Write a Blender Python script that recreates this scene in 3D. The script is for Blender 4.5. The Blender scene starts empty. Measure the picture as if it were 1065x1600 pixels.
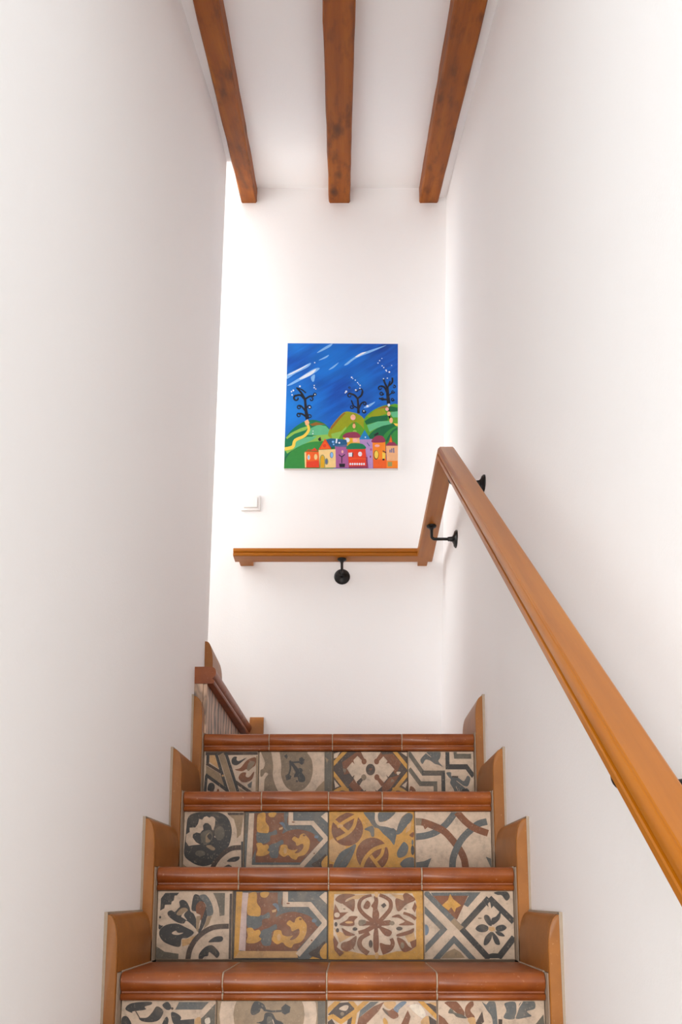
import bpy, bmesh, math, random
from mathutils import Vector, Matrix
from mathutils.geometry import tessellate_polygon
random.seed(7)
scene = bpy.context.scene
COL = scene.collection

# ------------------------------------------------------------------ camera, light, exposure
EYE = 1.1647
F_PX, PITCH, PX, PY = 1357.72, 0.1732, 545.45, 1162.51      # measured on the 1065 x 1600 frame
cam_d = bpy.data.cameras.new('camera')
cam = bpy.data.objects.new('camera', cam_d); COL.objects.link(cam)
cam_d.sensor_fit = 'VERTICAL'; cam_d.sensor_height = 36.0; cam_d.sensor_width = 36.0
cam_d.lens = F_PX * 36.0 / 1600.0
cam_d.shift_x = (532.5 - PX) / 1600.0
cam_d.shift_y = (PY - 800.0) / 1600.0
cam_d.clip_start = 0.02
cam.location = (0, 0, EYE)
cam.rotation_euler = (math.pi / 2 + PITCH, 0, 0)
scene.camera = cam

world = bpy.data.worlds.new('overcast_sky'); scene.world = world
world.use_nodes = True
wbg = world.node_tree.nodes['Background']
wbg.inputs['Color'].default_value = (0.972, 0.995, 1.0, 1)
wbg.inputs['Strength'].default_value = 1.1


def area_light(name, loc, rot, sx, sy, power, col):
    l = bpy.data.lights.new(name, 'AREA'); l.shape = 'RECTANGLE'; l.size = sx; l.size_y = sy
    l.energy = power; l.color = col
    o = bpy.data.objects.new(name, l); COL.objects.link(o); o.location = loc; o.rotation_euler = rot
    return o


# daylight through the window at the head of the second flight (left of the landing)
area_light('window_daylight', (-2.05, 3.02, 3.35), (0, math.radians(-90), 0), 1.5, 0.75, 15, (0.985, 0.995, 1.0))
# added fill lamp, unseen at the stair foot, brightens back wall and ceiling
_d = Vector((0.35, 2.3, 2.2)) - Vector((-0.72, -2.1, 0.80))
area_light('stair_foot_fill', (-0.72, -2.1, 0.80), _d.to_track_quat('-Z', 'Y').to_euler(), 1.0, 1.1, 58, (0.985, 0.998, 1.0))
scene.view_settings.view_transform = 'Standard'
scene.view_settings.look = 'None'
scene.view_settings.exposure = 0.57
scene.view_settings.gamma = 1.0
scene.view_settings.use_curve_mapping = False
scene.cycles.use_denoising = True
scene.cycles.max_bounces = 14
scene.cycles.diffuse_bounces = 14


# ------------------------------------------------------------------ helpers
def lin(c):
    return tuple((v / 255 / 12.92) if v / 255 <= 0.04045 else ((v / 255 + 0.055) / 1.055) ** 2.4 for v in c)


def link(name, me, mat=None, parent=None, loc=None):
    o = bpy.data.objects.new(name, me); COL.objects.link(o)
    if mat is not None:
        me.materials.append(mat)
    if loc is not None: o.location = loc
    if parent is not None: o.parent = parent
    return o


def bm_obj(name, bm, mat=None, parent=None, loc=None, smooth=False, ang=38):
    bmesh.ops.recalc_face_normals(bm, faces=bm.faces)
    me = bpy.data.meshes.new(name); bm.to_mesh(me); bm.free()
    if smooth:
        me.shade_smooth()
        me.set_sharp_from_angle(angle=math.radians(ang))
    return link(name, me, mat, parent, loc)


def thing(name, label, cat, loc=(0, 0, 0), kind=None):
    o = bpy.data.objects.new(name, None); COL.objects.link(o); o.location = loc
    o.empty_display_size = 0.1
    o['label'] = label; o['category'] = cat
    if kind: o['kind'] = kind
    return o


def structure(o):
    o['kind'] = 'structure'; return o


def box(bm, x0, x1, y0, y1, z0, z1, bevel=0.0, seg=1):
    vs = [bm.verts.new(p) for p in ((x0, y0, z0), (x1, y0, z0), (x1, y1, z0), (x0, y1, z0),
                                    (x0, y0, z1), (x1, y0, z1), (x1, y1, z1), (x0, y1, z1))]
    fs = [bm.faces.new([vs[i] for i in f]) for f in ((0, 3, 2, 1), (4, 5, 6, 7), (0, 1, 5, 4), (1, 2, 6, 5), (2, 3, 7, 6), (3, 0, 4, 7))]
    if bevel > 0:
        es = list({e for f in fs for e in f.edges})
        bmesh.ops.bevel(bm, geom=es, offset=bevel, segments=seg, affect='EDGES', profile=0.5)
    return fs


def loft(bm, rings, close=True, caps=True):
    vr = [[bm.verts.new(p) for p in r] for r in rings]
    n = len(rings[0])
    for a, b in zip(vr[:-1], vr[1:]):
        for i in range(n if close else n - 1):
            j = (i + 1) % n
            bm.faces.new((a[i], a[j], b[j], b[i]))
    if caps:
        bm.faces.new(list(reversed(vr[0]))); bm.faces.new(vr[-1])


def tube(bm, pts, radii, seg=14):
    """round bar along a polyline, with a ring per point"""
    pts = [Vector(p) for p in pts]
    rings = []
    ref = Vector((0.3, 0.2, 1)).normalized()
    prev = None
    for i, p in enumerate(pts):
        d = (pts[min(i + 1, len(pts) - 1)] - pts[max(i - 1, 0)]).normalized()
        if prev is None:
            a = d.orthogonal().normalized()
        else:
            a = (prev - d * prev.dot(d)).normalized()
        prev = a; b = d.cross(a)
        rings.append([p + (a * math.cos(t) + b * math.sin(t)) * radii[i] for t in [2 * math.pi * k / seg for k in range(seg)]])
    loft(bm, rings)


# ------------------------------------------------------------------ materials
def new_mat(name):
    m = bpy.data.materials.new(name); m.use_nodes = True
    nt = m.node_tree; b = nt.nodes['Principled BSDF']
    return m, nt, b


def nd(nt, t, **kw):
    n = nt.nodes.new(t)
    for k, v in kw.items(): setattr(n, k, v)
    return n


def noise(nt, vec, scale, detail=4, rough=0.55):
    n = nd(nt, 'ShaderNodeTexNoise'); n.inputs['Scale'].default_value = scale
    n.inputs['Detail'].default_value = detail; n.inputs['Roughness'].default_value = rough
    if vec is not None: nt.links.new(vec, n.inputs['Vector'])
    return n.outputs['Fac']


def ramp(nt, fac, stops):
    r = nd(nt, 'ShaderNodeValToRGB'); e = r.color_ramp.elements
    while len(e) < len(stops): e.new(0.5)
    for el, (p, c) in zip(e, stops):
        el.position = p; el.color = (*c, 1)
    nt.links.new(fac, r.inputs['Fac']); return r.outputs['Color']


def mixc(nt, fac, a, b, mode='MIX'):
    m = nd(nt, 'ShaderNodeMix', data_type='RGBA', blend_type=mode)
    for sock, v in ((m.inputs[0], fac), (m.inputs[6], a), (m.inputs[7], b)):
        if hasattr(v, 'is_output'): nt.links.new(v, sock)
        elif isinstance(v, (int, float)): sock.default_value = v
        else: sock.default_value = (*v, 1)
    return m.outputs[2]


def coords(nt, scale=(1, 1, 1), rnd=False):
    tc = nd(nt, 'ShaderNodeTexCoord'); mp = nd(nt, 'ShaderNodeMapping'); mp.inputs['Scale'].default_value = scale
    nt.links.new(tc.outputs['Object'], mp.inputs['Vector'])
    if rnd:
        oi = nd(nt, 'ShaderNodeObjectInfo'); mu = nd(nt, 'ShaderNodeMath', operation='MULTIPLY'); mu.inputs[1].default_value = 37.0
        nt.links.new(oi.outputs['Random'], mu.inputs[0])
        nt.links.new(mu.outputs[0], mp.inputs['Location'])
    return mp.outputs['Vector']


def bump(nt, b, h, strength, dist=0.002):
    bp = nd(nt, 'ShaderNodeBump'); bp.inputs['Strength'].default_value = strength; bp.inputs['Distance'].default_value = dist
    nt.links.new(h, bp.inputs['Height']); nt.links.new(bp.outputs['Normal'], b.inputs['Normal'])


def mat_plaster(name, base):
    m, nt, b = new_mat(name)
    v = coords(nt)
    c = mixc(nt, noise(nt, v, 1.3, 3), tuple(x * 0.985 for x in base), tuple(min(1, x * 1.01) for x in base))
    nt.links.new(c, b.inputs['Base Color'])
    b.inputs['Roughness'].default_value = 0.8
    b.inputs['Specular IOR Level'].default_value = 0.25
    h1 = noise(nt, v, 9, 3); h2 = noise(nt, v, 160, 2)
    ad = nd(nt, 'ShaderNodeMath', operation='MULTIPLY_ADD'); nt.links.new(h1, ad.inputs[0]); ad.inputs[1].default_value = 3.0
    nt.links.new(h2, ad.inputs[2])
    bump(nt, b, ad.outputs[0], 0.22, 0.0015)
    return m


def mat_wood(name, dark, mid, light, rough=0.32, knots=False, grain=1.0, coat=0.3, spec=0.5):
    """length of the piece runs along local Y"""
    m, nt, b = new_mat(name)
    v = coords(nt, (38 * grain, 1.6 * grain, 38 * grain), True)
    g = noise(nt, v, 1.0, 6, 0.62)
    v2 = coords(nt, (5, 1.3, 5), True)
    g2 = noise(nt, v2, 1.2, 3)
    c = ramp(nt, g, [(0.25, dark), (0.5, mid), (0.75, light)])
    c = mixc(nt, ramp(nt, g2, [(0.35, (0, 0, 0)), (0.65, (1, 1, 1))]), c, mixc(nt, 0.5, c, mid), 'MIX')
    if knots:
        v3 = coords(nt, (9, 3.2, 9), True)
        vo = nd(nt, 'ShaderNodeTexVoronoi'); vo.inputs['Scale'].default_value = 1.0
        nt.links.new(v3, vo.inputs['Vector'])
        k = ramp(nt, vo.outputs['Distance'], [(0.05, (1, 1, 1)), (0.2, (0, 0, 0))])
        c = mixc(nt, k, c, tuple(x * 0.4 for x in dark))
        v4 = coords(nt, (30, 7, 30), True)
        s = ramp(nt, noise(nt, v4, 1.0, 4), [(0.5, (0, 0, 0)), (0.72, (0.75, 0.75, 0.75))])
        c = mixc(nt, s, c, tuple(x * 0.72 for x in dark))
    nt.links.new(c, b.inputs['Base Color'])
    b.inputs['Roughness'].default_value = rough
    b.inputs['Coat Weight'].default_value = coat; b.inputs['Coat Roughness'].default_value = 0.25
    b.inputs['Specular IOR Level'].default_value = spec
    bump(nt, b, g, 0.12, 0.001)
    return m


def mat_clay(name, a, b_, speck, rough=0.42, coat=0.15):
    m, nt, b = new_mat(name)
    v = coords(nt, (1, 1, 1), True)
    n1 = noise(nt, v, 14, 5, 0.6)
    c = ramp(nt, n1, [(0.3, a), (0.7, b_)])
    oi = nd(nt, 'ShaderNodeObjectInfo')
    c = mixc(nt, oi.outputs['Random'], c, mixc(nt, 0.35, c, tuple(x * 0.7 for x in a)))
    sp = ramp(nt, noise(nt, v, 170, 2), [(0.66, (0, 0, 0)), (0.74, (1, 1, 1))])
    spk = nd(nt, 'ShaderNodeMath', operation='MULTIPLY'); spk.inputs[1].default_value = 0.35
    nt.links.new(sp, spk.inputs[0])
    c = mixc(nt, spk.outputs[0], c, speck)
    nt.links.new(c, b.inputs['Base Color'])
    b.inputs['Roughness'].default_value = rough
    b.inputs['Coat Weight'].default_value = coat; b.inputs['Coat Roughness'].default_value = 0.3
    bump(nt, b, noise(nt, v, 45, 4), 0.18, 0.0015)
    return m


def mat_pigment(name, rgb, var=0.22):
    """one colour of a hydraulic cement tile: mottled, pitted, slightly polished"""
    m, nt, b = new_mat(name)
    base = lin(rgb)
    v = coords(nt, (1, 1, 1), True)
    n1 = noise(nt, v, 46, 6, 0.7)
    c = ramp(nt, n1, [(0.28, tuple(x * (1 - 1.4 * var) for x in base)), (0.5, base), (0.74, tuple(min(1, x * (1 + var)) for x in base))])
    sp = ramp(nt, noise(nt, v, 210, 3), [(0.60, (0, 0, 0)), (0.70, (0.42, 0.42, 0.42))])
    c = mixc(nt, sp, c, tuple(0.5 * x + 0.5 * y for x, y in zip(base, lin((205, 180, 150)))))
    wr = ramp(nt, noise(nt, v, 17, 4, 0.6), [(0.52, (0, 0, 0)), (0.72, (0.3, 0.3, 0.3))])
    c = mixc(nt, wr, c, lin((150, 128, 102)))
    dk = ramp(nt, noise(nt, v, 120, 3), [(0.30, (0.45, 0.45, 0.45)), (0.38, (0, 0, 0))])
    c = mixc(nt, dk, c, tuple(x * 0.55 for x in base))
    nt.links.new(c, b.inputs['Base Color'])
    b.inputs['Roughness'].default_value = 0.5
    bump(nt, b, noise(nt, v, 90, 3), 0.1, 0.001)
    return m


def mat_plain(name, rgb, rough=0.5, metallic=0.0, var=0.06, scale=30):
    m, nt, b = new_mat(name)
    base = lin(rgb); v = coords(nt)
    c = mixc(nt, noise(nt, v, scale, 4), tuple(x * (1 - var) for x in base), tuple(min(1, x * (1 + var)) for x in base))
    nt.links.new(c, b.inputs['Base Color'])
    b.inputs['Roughness'].default_value = rough; b.inputs['Metallic'].default_value = metallic
    return m


WALL = mat_plaster('white_plaster', (0.925, 0.921, 0.918))
CEIL = mat_plaster('white_ceiling_plaster', (0.925, 0.921, 0.918))
BEAM = mat_wood('stained_beam_timber', lin((106, 50, 0)), lin((146, 76, 2)), lin((170, 98, 10)), 0.55, True, 0.9, 0.0, 0.2)
RAIL = mat_wood('varnished_rail_timber', lin((144, 80, 0)), lin((166, 96, 4)), lin((180, 110, 10)), 0.36, False, 1.0, 0.06, 0.35)
NOSE = mat_clay('terracotta_nosing', lin((122, 56, 14)), lin((162, 86, 28)), lin((205, 150, 115)), 0.4, 0.08)
SKIRT = mat_clay('tan_clay_skirting', lin((142, 84, 16)), lin((164, 100, 28)), lin((196, 140, 90)), 0.45, 0.03)
GROUT = mat_plain('grey_beige_grout', (168, 150, 130), 0.9, 0, 0.15, 80)
MORTAR = mat_plain('mortar', (150, 130, 110), 0.9, 0, 0.15, 40)
IRON = mat_plain('black_iron', (26, 23, 22), 0.38, 0.4, 0.2, 60)
SWITCH = mat_plain('white_switch_plastic', (240, 238, 236), 0.35, 0, 0.01)
CANVAS = mat_plain('primed_canvas_edge', (232, 228, 222), 0.8, 0, 0.03)
FLOOR = mat_clay('pale_stone_floor', lin((205, 198, 190)), lin((220, 213, 205)), lin((210, 204, 196)))

PIG = {
    'B': (194, 170, 146), 'H': (188, 146, 94), 'K': (48, 43, 38), 'G': (86, 87, 84), 'R': (116, 64, 24),
    'O': (188, 136, 48), 'T': (142, 118, 88), 'L': (188, 162, 152), 'D': (66, 47, 32), 'S': (122, 102, 78),
    'W': (206, 192, 172), 'N': (90, 82, 68), 'U': (100, 112, 124),
}
PIGM = {k: mat_pigment('tile_pigment_' + n, PIG[k]) for k, n in zip(
    PIG, ('bone', 'honey', 'charcoal', 'slate', 'rust', 'ochre', 'taupe', 'lilac', 'umber', 'sand', 'chalk', 'ash', 'blue'))}


# ------------------------------------------------------------------ flat inlaid / painted shapes
def smooth_pts(pts, closed, n=4):
    out = []; m = len(pts)
    rng = range(m) if closed else range(m - 1)
    for i in rng:
        if closed: p0, p1, p2, p3 = pts[i - 1], pts[i], pts[(i + 1) % m], pts[(i + 2) % m]
        else: p0, p1, p2, p3 = pts[max(i - 1, 0)], pts[i], pts[i + 1], pts[min(i + 2, m - 1)]
        for k in range(n):
            t = k / n; t2 = t * t; t3 = t2 * t
            out.append(tuple(0.5 * (2 * p1[j] + (p2[j] - p0[j]) * t + (2 * p0[j] - 5 * p1[j] + 4 * p2[j] - p3[j]) * t2
                                    + (3 * p1[j] - p0[j] - 3 * p2[j] + p3[j]) * t3) for j in (0, 1)))
    if not closed: out.append(tuple(pts[-1]))
    return out


def stroke_quads(pts, w0, w1=None):
    w1 = w0 if w1 is None else w1
    n = len(pts); nor = []
    for i in range(n):
        a = Vector(pts[max(i - 1, 0)]); p = Vector(pts[i]); b = Vector(pts[min(i + 1, n - 1)])
        d1 = (p - a); d2 = (b - p)
        if d1.length < 1e-9: d1 = d2
        if d2.length < 1e-9: d2 = d1
        n1 = Vector((-d1.y, d1.x)).normalized(); n2 = Vector((-d2.y, d2.x)).normalized()
        mm = n1 + n2
        if mm.length < 0.2: mm = n1
        mm.normalize(); k = 1 / max(0.45, mm.dot(n1))
        nor.append(mm * k)
    qs = []
    for i in range(n - 1):
        ra = 0.5 * (w0 + (w1 - w0) * i / (n - 1)); rb = 0.5 * (w0 + (w1 - w0) * (i + 1) / (n - 1))
        p, q = Vector(pts[i]), Vector(pts[i + 1])
        qs.append([tuple(p + nor[i] * ra), tuple(q + nor[i + 1] * rb), tuple(q - nor[i + 1] * rb), tuple(p - nor[i] * ra)])
    return qs


def clip_rect(poly, w, h):
    for ax, lim, sg in ((0, 0, 1), (0, w, -1), (1, 0, 1), (1, h, -1)):
        out = []
        for i in range(len(poly)):
            a, b = poly[i - 1], poly[i]
            da, db = (a[ax] - lim) * sg, (b[ax] - lim) * sg
            if (da >= 0) != (db >= 0):
                t = da / (da - db); out.append((a[0] + (b[0] - a[0]) * t, a[1] + (b[1] - a[1]) * t))
            if db >= 0: out.append(b)
        poly = out
        if len(poly) < 3: return []
    return poly


def shape_polys(sh):
    k = sh[0]
    if k == 'P': return [sh[2]]
    if k == 'S': return [smooth_pts(sh[2], True)]
    if k == 'C':
        cx, cy, rx, ry = sh[2]
        return [[(cx + rx * math.cos(2 * math.pi * i / 26), cy + ry * math.sin(2 * math.pi * i / 26)) for i in range(26)]]
    if k == 'L': return stroke_quads(sh[3], *(sh[2] if isinstance(sh[2], tuple) else (sh[2],)))
    if k == 'A': return stroke_quads(smooth_pts(sh[3], False, 5), *(sh[2] if isinstance(sh[2], tuple) else (sh[2],)))
    raise ValueError(k)


def print_shapes(bm, shapes, w, h, place, midx, step=0.00006):
    """lay flat coloured shapes one over the other; place(u, v, lift) gives the 3-D point"""
    lift = 0.0
    for sh in shapes:
        lift += step
        mi = midx(sh[1])
        for poly in shape_polys(sh):
            area = sum(poly[i - 1][0] * poly[i][1] - poly[i][0] * poly[i - 1][1] for i in range(len(poly)))
            if abs(area) < 1: continue
            tris = tessellate_polygon([[Vector((p[0], p[1], 0)) for p in poly]]) if len(poly) > 4 else [tuple(range(len(poly)))]
            for t in tris:
                c = clip_rect([poly[i] for i in t], w, h)
                if len(c) < 3: continue
                a = sum(c[i - 1][0] * c[i][1] - c[i][0] * c[i - 1][1] for i in range(len(c)))
                if abs(a) < 0.5: continue
                f = bm.faces.new([bm.verts.new(place(p[0] / w, p[1] / h, lift)) for p in (c if a > 0 else c[::-1])])
                f.material_index = mi


P, S, C, L, A = 'P', 'S', 'C', 'L', 'A'
TILES = {}
TILES['blossom'] = (1065, 985, 'B', [
    (P, 'K', [(40, 100), (100, 20), (300, 15), (270, 55), (235, 60), (225, 130), (195, 150), (190, 190), (100, 195), (95, 245), (35, 280)]),
    (P, 'K', [(20, 480), (60, 500), (90, 500), (40, 560), (20, 540)]), (C, 'K', (38, 378, 16, 20)),
    (S, 'K', [(305, 150), (350, 120), (410, 150), (455, 230), (470, 290), (520, 330), (560, 420), (600, 560), (598, 595), (520, 510), (420, 430), (380, 470), (300, 460), (200, 400), (145, 340), (150, 295), (200, 275), (245, 300), (290, 250), (318, 220)]),
    (S, 'T', [(330, 250), (400, 240), (430, 280), (330, 350), (270, 330)]),
    (S, 'B', [(340, 360), (405, 290), (380, 350), (425, 420), (380, 395)]),
    (S, 'K', [(515, 50), (580, 50), (640, 120), (700, 240), (770, 300), (720, 350), (680, 480), (620, 595), (590, 590), (630, 400), (560, 300), (490, 275), (488, 180)]),
    (S, 'G', [(590, 60), (680, 45), (760, 150), (795, 260), (790, 340), (710, 350), (690, 200), (620, 110)]),
    (S, 'R', [(550, 200), (620, 140), (685, 200), (665, 320), (620, 420), (560, 330)]),
    (S, 'T', [(560, 360), (622, 352), (600, 470), (592, 580), (562, 560)]), (S, 'B', [(530, 350), (560, 320), (615, 350), (560, 362)]),
    (S, 'K', [(45, 560), (130, 490), (280, 470), (400, 520), (530, 600), (440, 680), (360, 690), (340, 800), (250, 800), (110, 740), (40, 650)]),
    (S, 'B', [(215, 605), (270, 575), (300, 605), (380, 605), (310, 635), (240, 630)]),
    (P, 'H', [(360, 705), (440, 690), (560, 640), (480, 770), (370, 805)]),
    (P, 'N', [(0, 800), (120, 880), (320, 910), (320, 985), (0, 985)]),
    (P, 'N', [(790, 20), (960, 20), (960, 350), (890, 360), (880, 250), (840, 120)]),
    (P, 'T', [(720, 360), (780, 360), (740, 480), (660, 560)]),
    (A, 'D', 74, [(455, 1000), (480, 850), (560, 700), (680, 590), (800, 530), (920, 512), (1025, 510)]),
    (S, 'K', [(740, 740), (820, 670), (920, 655), (950, 690), (920, 735), (830, 740)]),
    (S, 'K', [(610, 985), (620, 900), (700, 810), (790, 785), (860, 840), (905, 910), (870, 970), (820, 930), (755, 885), (740, 940), (690, 950), (660, 985)]),
    (P, 'D', [(1030, 30), (1065, 30), (1065, 985), (1035, 985)])])
TILES['dark_blossom'] = (1065, 967, 'B', [
    (S, 'K', [(40, 250), (60, 100), (160, 20), (420, -10), (640, 10), (780, 100), (850, 260), (850, 420), (800, 590), (700, 700), (560, 850), (440, 905), (300, 910), (150, 850), (20, 740), (15, 560), (30, 400)]),
    (P, 'B', [(40, 380), (100, 340), (95, 265), (200, 260), (245, 200), (265, 115), (320, 130), (350, 85), (400, 68), (445, 95), (480, 72), (520, 78), (555, 110), (550, 230), (520, 315), (500, 290), (480, 235), (430, 190), (370, 185), (335, 230), (345, 300), (320, 320), (290, 360), (220, 345), (160, 380), (155, 430), (220, 510), (300, 552), (180, 560), (90, 575), (35, 500)]),
    (S, 'N', [(300, 370), (380, 320), (470, 310), (520, 420), (440, 540), (330, 520)]), (S, 'K', [(420, 400), (470, 370), (500, 420), (460, 480), (420, 460)]),
    (S, 'T', [(400, 580), (480, 560), (568, 620), (520, 652)]), (S, 'T', [(395, 400), (470, 340), (415, 415), (480, 490), (400, 515)]),
    (C, 'B', (565, 418, 20, 14)), (C, 'N', (640, 360, 90, 120)), (C, 'N', (300, 700, 90, 50)),
    (P, 'T', [(770, 30), (1065, 40), (1020, 380), (950, 450), (945, 300), (890, 120)]), (P, 'D', [(770, 10), (1065, 10), (1065, 50), (790, 50)]),
    (P, 'T', [(0, 880), (120, 967), (0, 967)]),
    (A, 'D', 84, [(520, 980), (560, 880), (650, 780), (760, 670), (880, 612), (1030, 600)]),
    (A, 'B', 70, [(600, 980), (650, 880), (740, 780), (850, 710), (1010, 690)]),
    (S, 'K', [(780, 835), (870, 770), (1000, 755), (995, 805), (920, 840)]),
    (S, 'K', [(690, 967), (760, 910), (820, 890), (880, 930), (895, 990), (740, 1000)]),
    (P, 'K', [(1030, 500), (1065, 500), (1065, 967), (1045, 967)])])


def scroll_tile(h, border):
    s = [(P, 'R', [(140, 10), (560, 10), (560, 180), (850, 190), (1010, 370), (720, 700), (140, 700)]),
         (S, 'G', [(500, 0), (560, 0), (560, 180), (850, 185), (1012, 370), (950, 410), (880, 300), (700, 240), (560, 260), (480, 300), (505, 200)]),
         (S, 'G', [(150, 290), (230, 270), (330, 280), (400, 245), (410, 310), (330, 330), (320, 400), (250, 440), (160, 420)]),
         (S, 'G', [(300, 500), (340, 450), (400, 430), (480, 385), (495, 440), (440, 480), (430, 620), (380, 640), (330, 620)]),
         (S, 'O', [(165, 30), (255, 10), (262, 130), (305, 200), (300, 285), (240, 292), (160, 270), (150, 150)]),
         (S, 'O', [(305, 10), (400, 8), (370, 68), (310, 62)]),
         (S, 'O', [(150, 440), (210, 428), (240, 462), (290, 450), (312, 490), (290, 530), (322, 560), (270, 600), (210, 612), (150, 600), (165, 520)]),
         (S, 'O', [(605, 380), (640, 340), (690, 368), (712, 318), (760, 298), (792, 335), (832, 390), (832, 480), (800, 560), (760, 600), (690, 620), (660, 662), (600, 640), (560, 600), (500, 622), (440, 570), (452, 520), (470, 460), (540, 460), (560, 510), (620, 530), (680, 520), (642, 570), (700, 560), (750, 500), (742, 440), (670, 470), (650, 420)]),
         (C, 'R', (762, 326, 18, 12)), (C, 'O', (560, 545, 30, 18)), (C, 'H', (520, 540, 22, 40)),
         (P, 'H', [(435, 222), (490, 205), (480, 240), (440, 250)]), (S, 'U', [(440, 150), (490, 140), (520, 200), (505, 235), (480, 190)]), (C, 'U', (920, 345, 28, 22)),
         (S, 'D', [(860, 730), (960, 660), (1045, 585), (1035, 700), (960, 785)]), (S, 'O', [(990, 690), (1070, 605), (1070, 800), (1000, 770)]),
         (P, 'D', [(880, 793), (960, 640), (1000, 793)]), (P, 'O', [(860, 800), (905, 765), (1000, 795)]),
         (P, 'B', [(975, 60), (1040, 5), (1065, 5), (1065, 150)])]
    if border == 'ochre':
        s += [(P, 'O', [(25, 0), (95, 0), (75, 700), (735, 702), (735, 780), (10, 785)]), (P, 'H', [(70, 702), (722, 702), (740, 778), (20, 782)]),
              (P, 'L', [(95, 12), (165, 12), (150, 200), (142, 700), (65, 692)]), (P, 'D', [(0, 0), (22, 0), (12, 793), (0, 793)]), (P, 'D', [(0, 782), (740, 778), (740, 793), (0, 793)])]
    else:
        s += [(P, 'B', [(48, 15), (115, 15), (95, 735), (735, 735), (800, 793), (20, 793)]), (P, 'N', [(0, 0), (45, 0), (20, 793), (0, 793)]), (P, 'G', [(0, 300), (30, 300), (20, 793), (0, 793)]),
              (P, 'R', [(115, 15), (150, 15), (145, 500), (100, 640)])]
    s += [(L, 'B', 60, [(588, -10), (588, 152), (868, 152), (1048, 372), (735, 748)]), (C, 'R', (893, 575, 10, 10)), (C, 'R', (620, 140, 20, 8))]
    return (1065, h, 'G', s)


TILES['scroll_ochre'] = scroll_tile(793, 'ochre')
TILES['scroll_bone'] = scroll_tile(793, 'bone')
TILES['rosette'] = (1065, 788, 'O', [
    (P, 'B', [(60, 30), (950, 20), (992, 120), (985, 640), (930, 690), (760, 700), (600, 745), (420, 740), (250, 700), (90, 690), (50, 500), (55, 120)]),
    (P, 'H', [(60, 430), (120, 470), (260, 520), (120, 600), (110, 560)]), (P, 'H', [(860, 520), (960, 470), (980, 560), (900, 600)]), (P, 'H', [(190, 110), (300, 40), (430, 35), (330, 90), (290, 90)]), (P, 'H', [(700, 25), (850, 40), (850, 100), (770, 80)]),
    (S, 'R', [(510, 65), (530, 50), (552, 65), (562, 120), (552, 200), (572, 260), (562, 340), (548, 380), (562, 500), (566, 640), (548, 712), (520, 712), (502, 640), (505, 500), (520, 380), (492, 300), (500, 200), (480, 170), (515, 110)]),
    (S, 'R', [(345, 345), (440, 348), (530, 362), (690, 335), (692, 395), (560, 402), (440, 398), (345, 402)]), (S, 'S', [(340, 340), (410, 335), (420, 370), (350, 405)]), (C, 'S', (715, 372, 30, 25)),
    (C, 'R', (530, 385, 75, 50)),
    (A, 'R', (60, 40), [(530, 390), (430, 455), (335, 482)]), (S, 'R', [(560, 410), (640, 430), (712, 470), (690, 522), (630, 512)]),
    (A, 'R', (50, 30), [(500, 350), (400, 270), (345, 190), (358, 105), (415, 62), (485, 42)]), (A, 'R', (50, 40), [(575, 350), (640, 280), (698, 200), (698, 115), (640, 65), (575, 40)]),
    (A, 'R', (46, 60), [(460, 488), (372, 540), (345, 605), (372, 670), (445, 725)]), (A, 'R', (60, 40), [(600, 712), (685, 675), (722, 612), (705, 550)]), (S, 'R', [(575, 605), (640, 620), (705, 635), (650, 720), (598, 700)]),
    (S, 'R', [(70, 95), (150, 28), (300, 38), (205, 88), (190, 122), (290, 88), (282, 232), (230, 200), (150, 150)]),
    (P, 'R', [(70, 145), (125, 248), (220, 242), (120, 325), (55, 332), (50, 260)]), (C, 'B', (92, 275, 32, 30)), (P, 'B', [(95, 170), (150, 140), (215, 190), (205, 235), (135, 240)]), (C, 'S', (175, 205, 15, 9)),
    (S, 'R', [(760, 80), (850, 105), (842, 42), (890, 18), (985, 92), (900, 140), (860, 170), (800, 232), (765, 200)]), (P, 'R', [(978, 120), (1000, 180), (975, 248), (945, 200)]), (A, 'R', (30, 44), [(845, 252), (930, 282), (985, 325)]), (C, 'S', (868, 205, 15, 9)),
    (S, 'R', [(120, 385), (200, 335), (240, 290), (325, 295), (290, 340), (285, 398), (200, 405)]), (C, 'H', (230, 362, 45, 14)),
    (S, 'R', [(710, 300), (790, 268), (850, 320), (968, 385), (870, 398), (790, 390), (860, 352), (790, 310)]),
    (C, 'D', (80, 385, 17, 27)), (C, 'D', (295, 440, 28, 20)), (C, 'D', (798, 435, 36, 22)), (C, 'D', (98, 455, 18, 25)), (P, 'D', [(590, 160), (630, 132), (655, 165), (620, 195)]),
    (S, 'R', [(145, 428), (210, 465), (300, 510), (190, 515)]), (P, 'R', [(60, 518), (108, 600), (90, 650), (172, 715), (125, 757), (62, 680), (48, 560)]), (S, 'R', [(150, 602), (230, 575), (312, 520), (290, 640), (205, 702), (138, 660)]), (P, 'R', [(272, 640), (292, 690), (262, 660)]),
    (S, 'R', [(770, 500), (900, 458), (962, 430), (940, 490), (790, 528)]), (S, 'R', [(770, 540), (850, 570), (900, 640), (942, 672), (850, 708), (800, 650)]), (P, 'R', [(988, 558), (986, 640), (942, 672), (915, 590)]), (C, 'S', (830, 630, 22, 38)),
    (S, 'R', [(390, 185), (435, 105), (472, 150), (440, 205)]), (C, 'D', (472, 612, 22, 45)), (C, 'H', (540, 30, 22, 40)), (C, 'H', (540, 750, 22, 40))])
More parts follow.
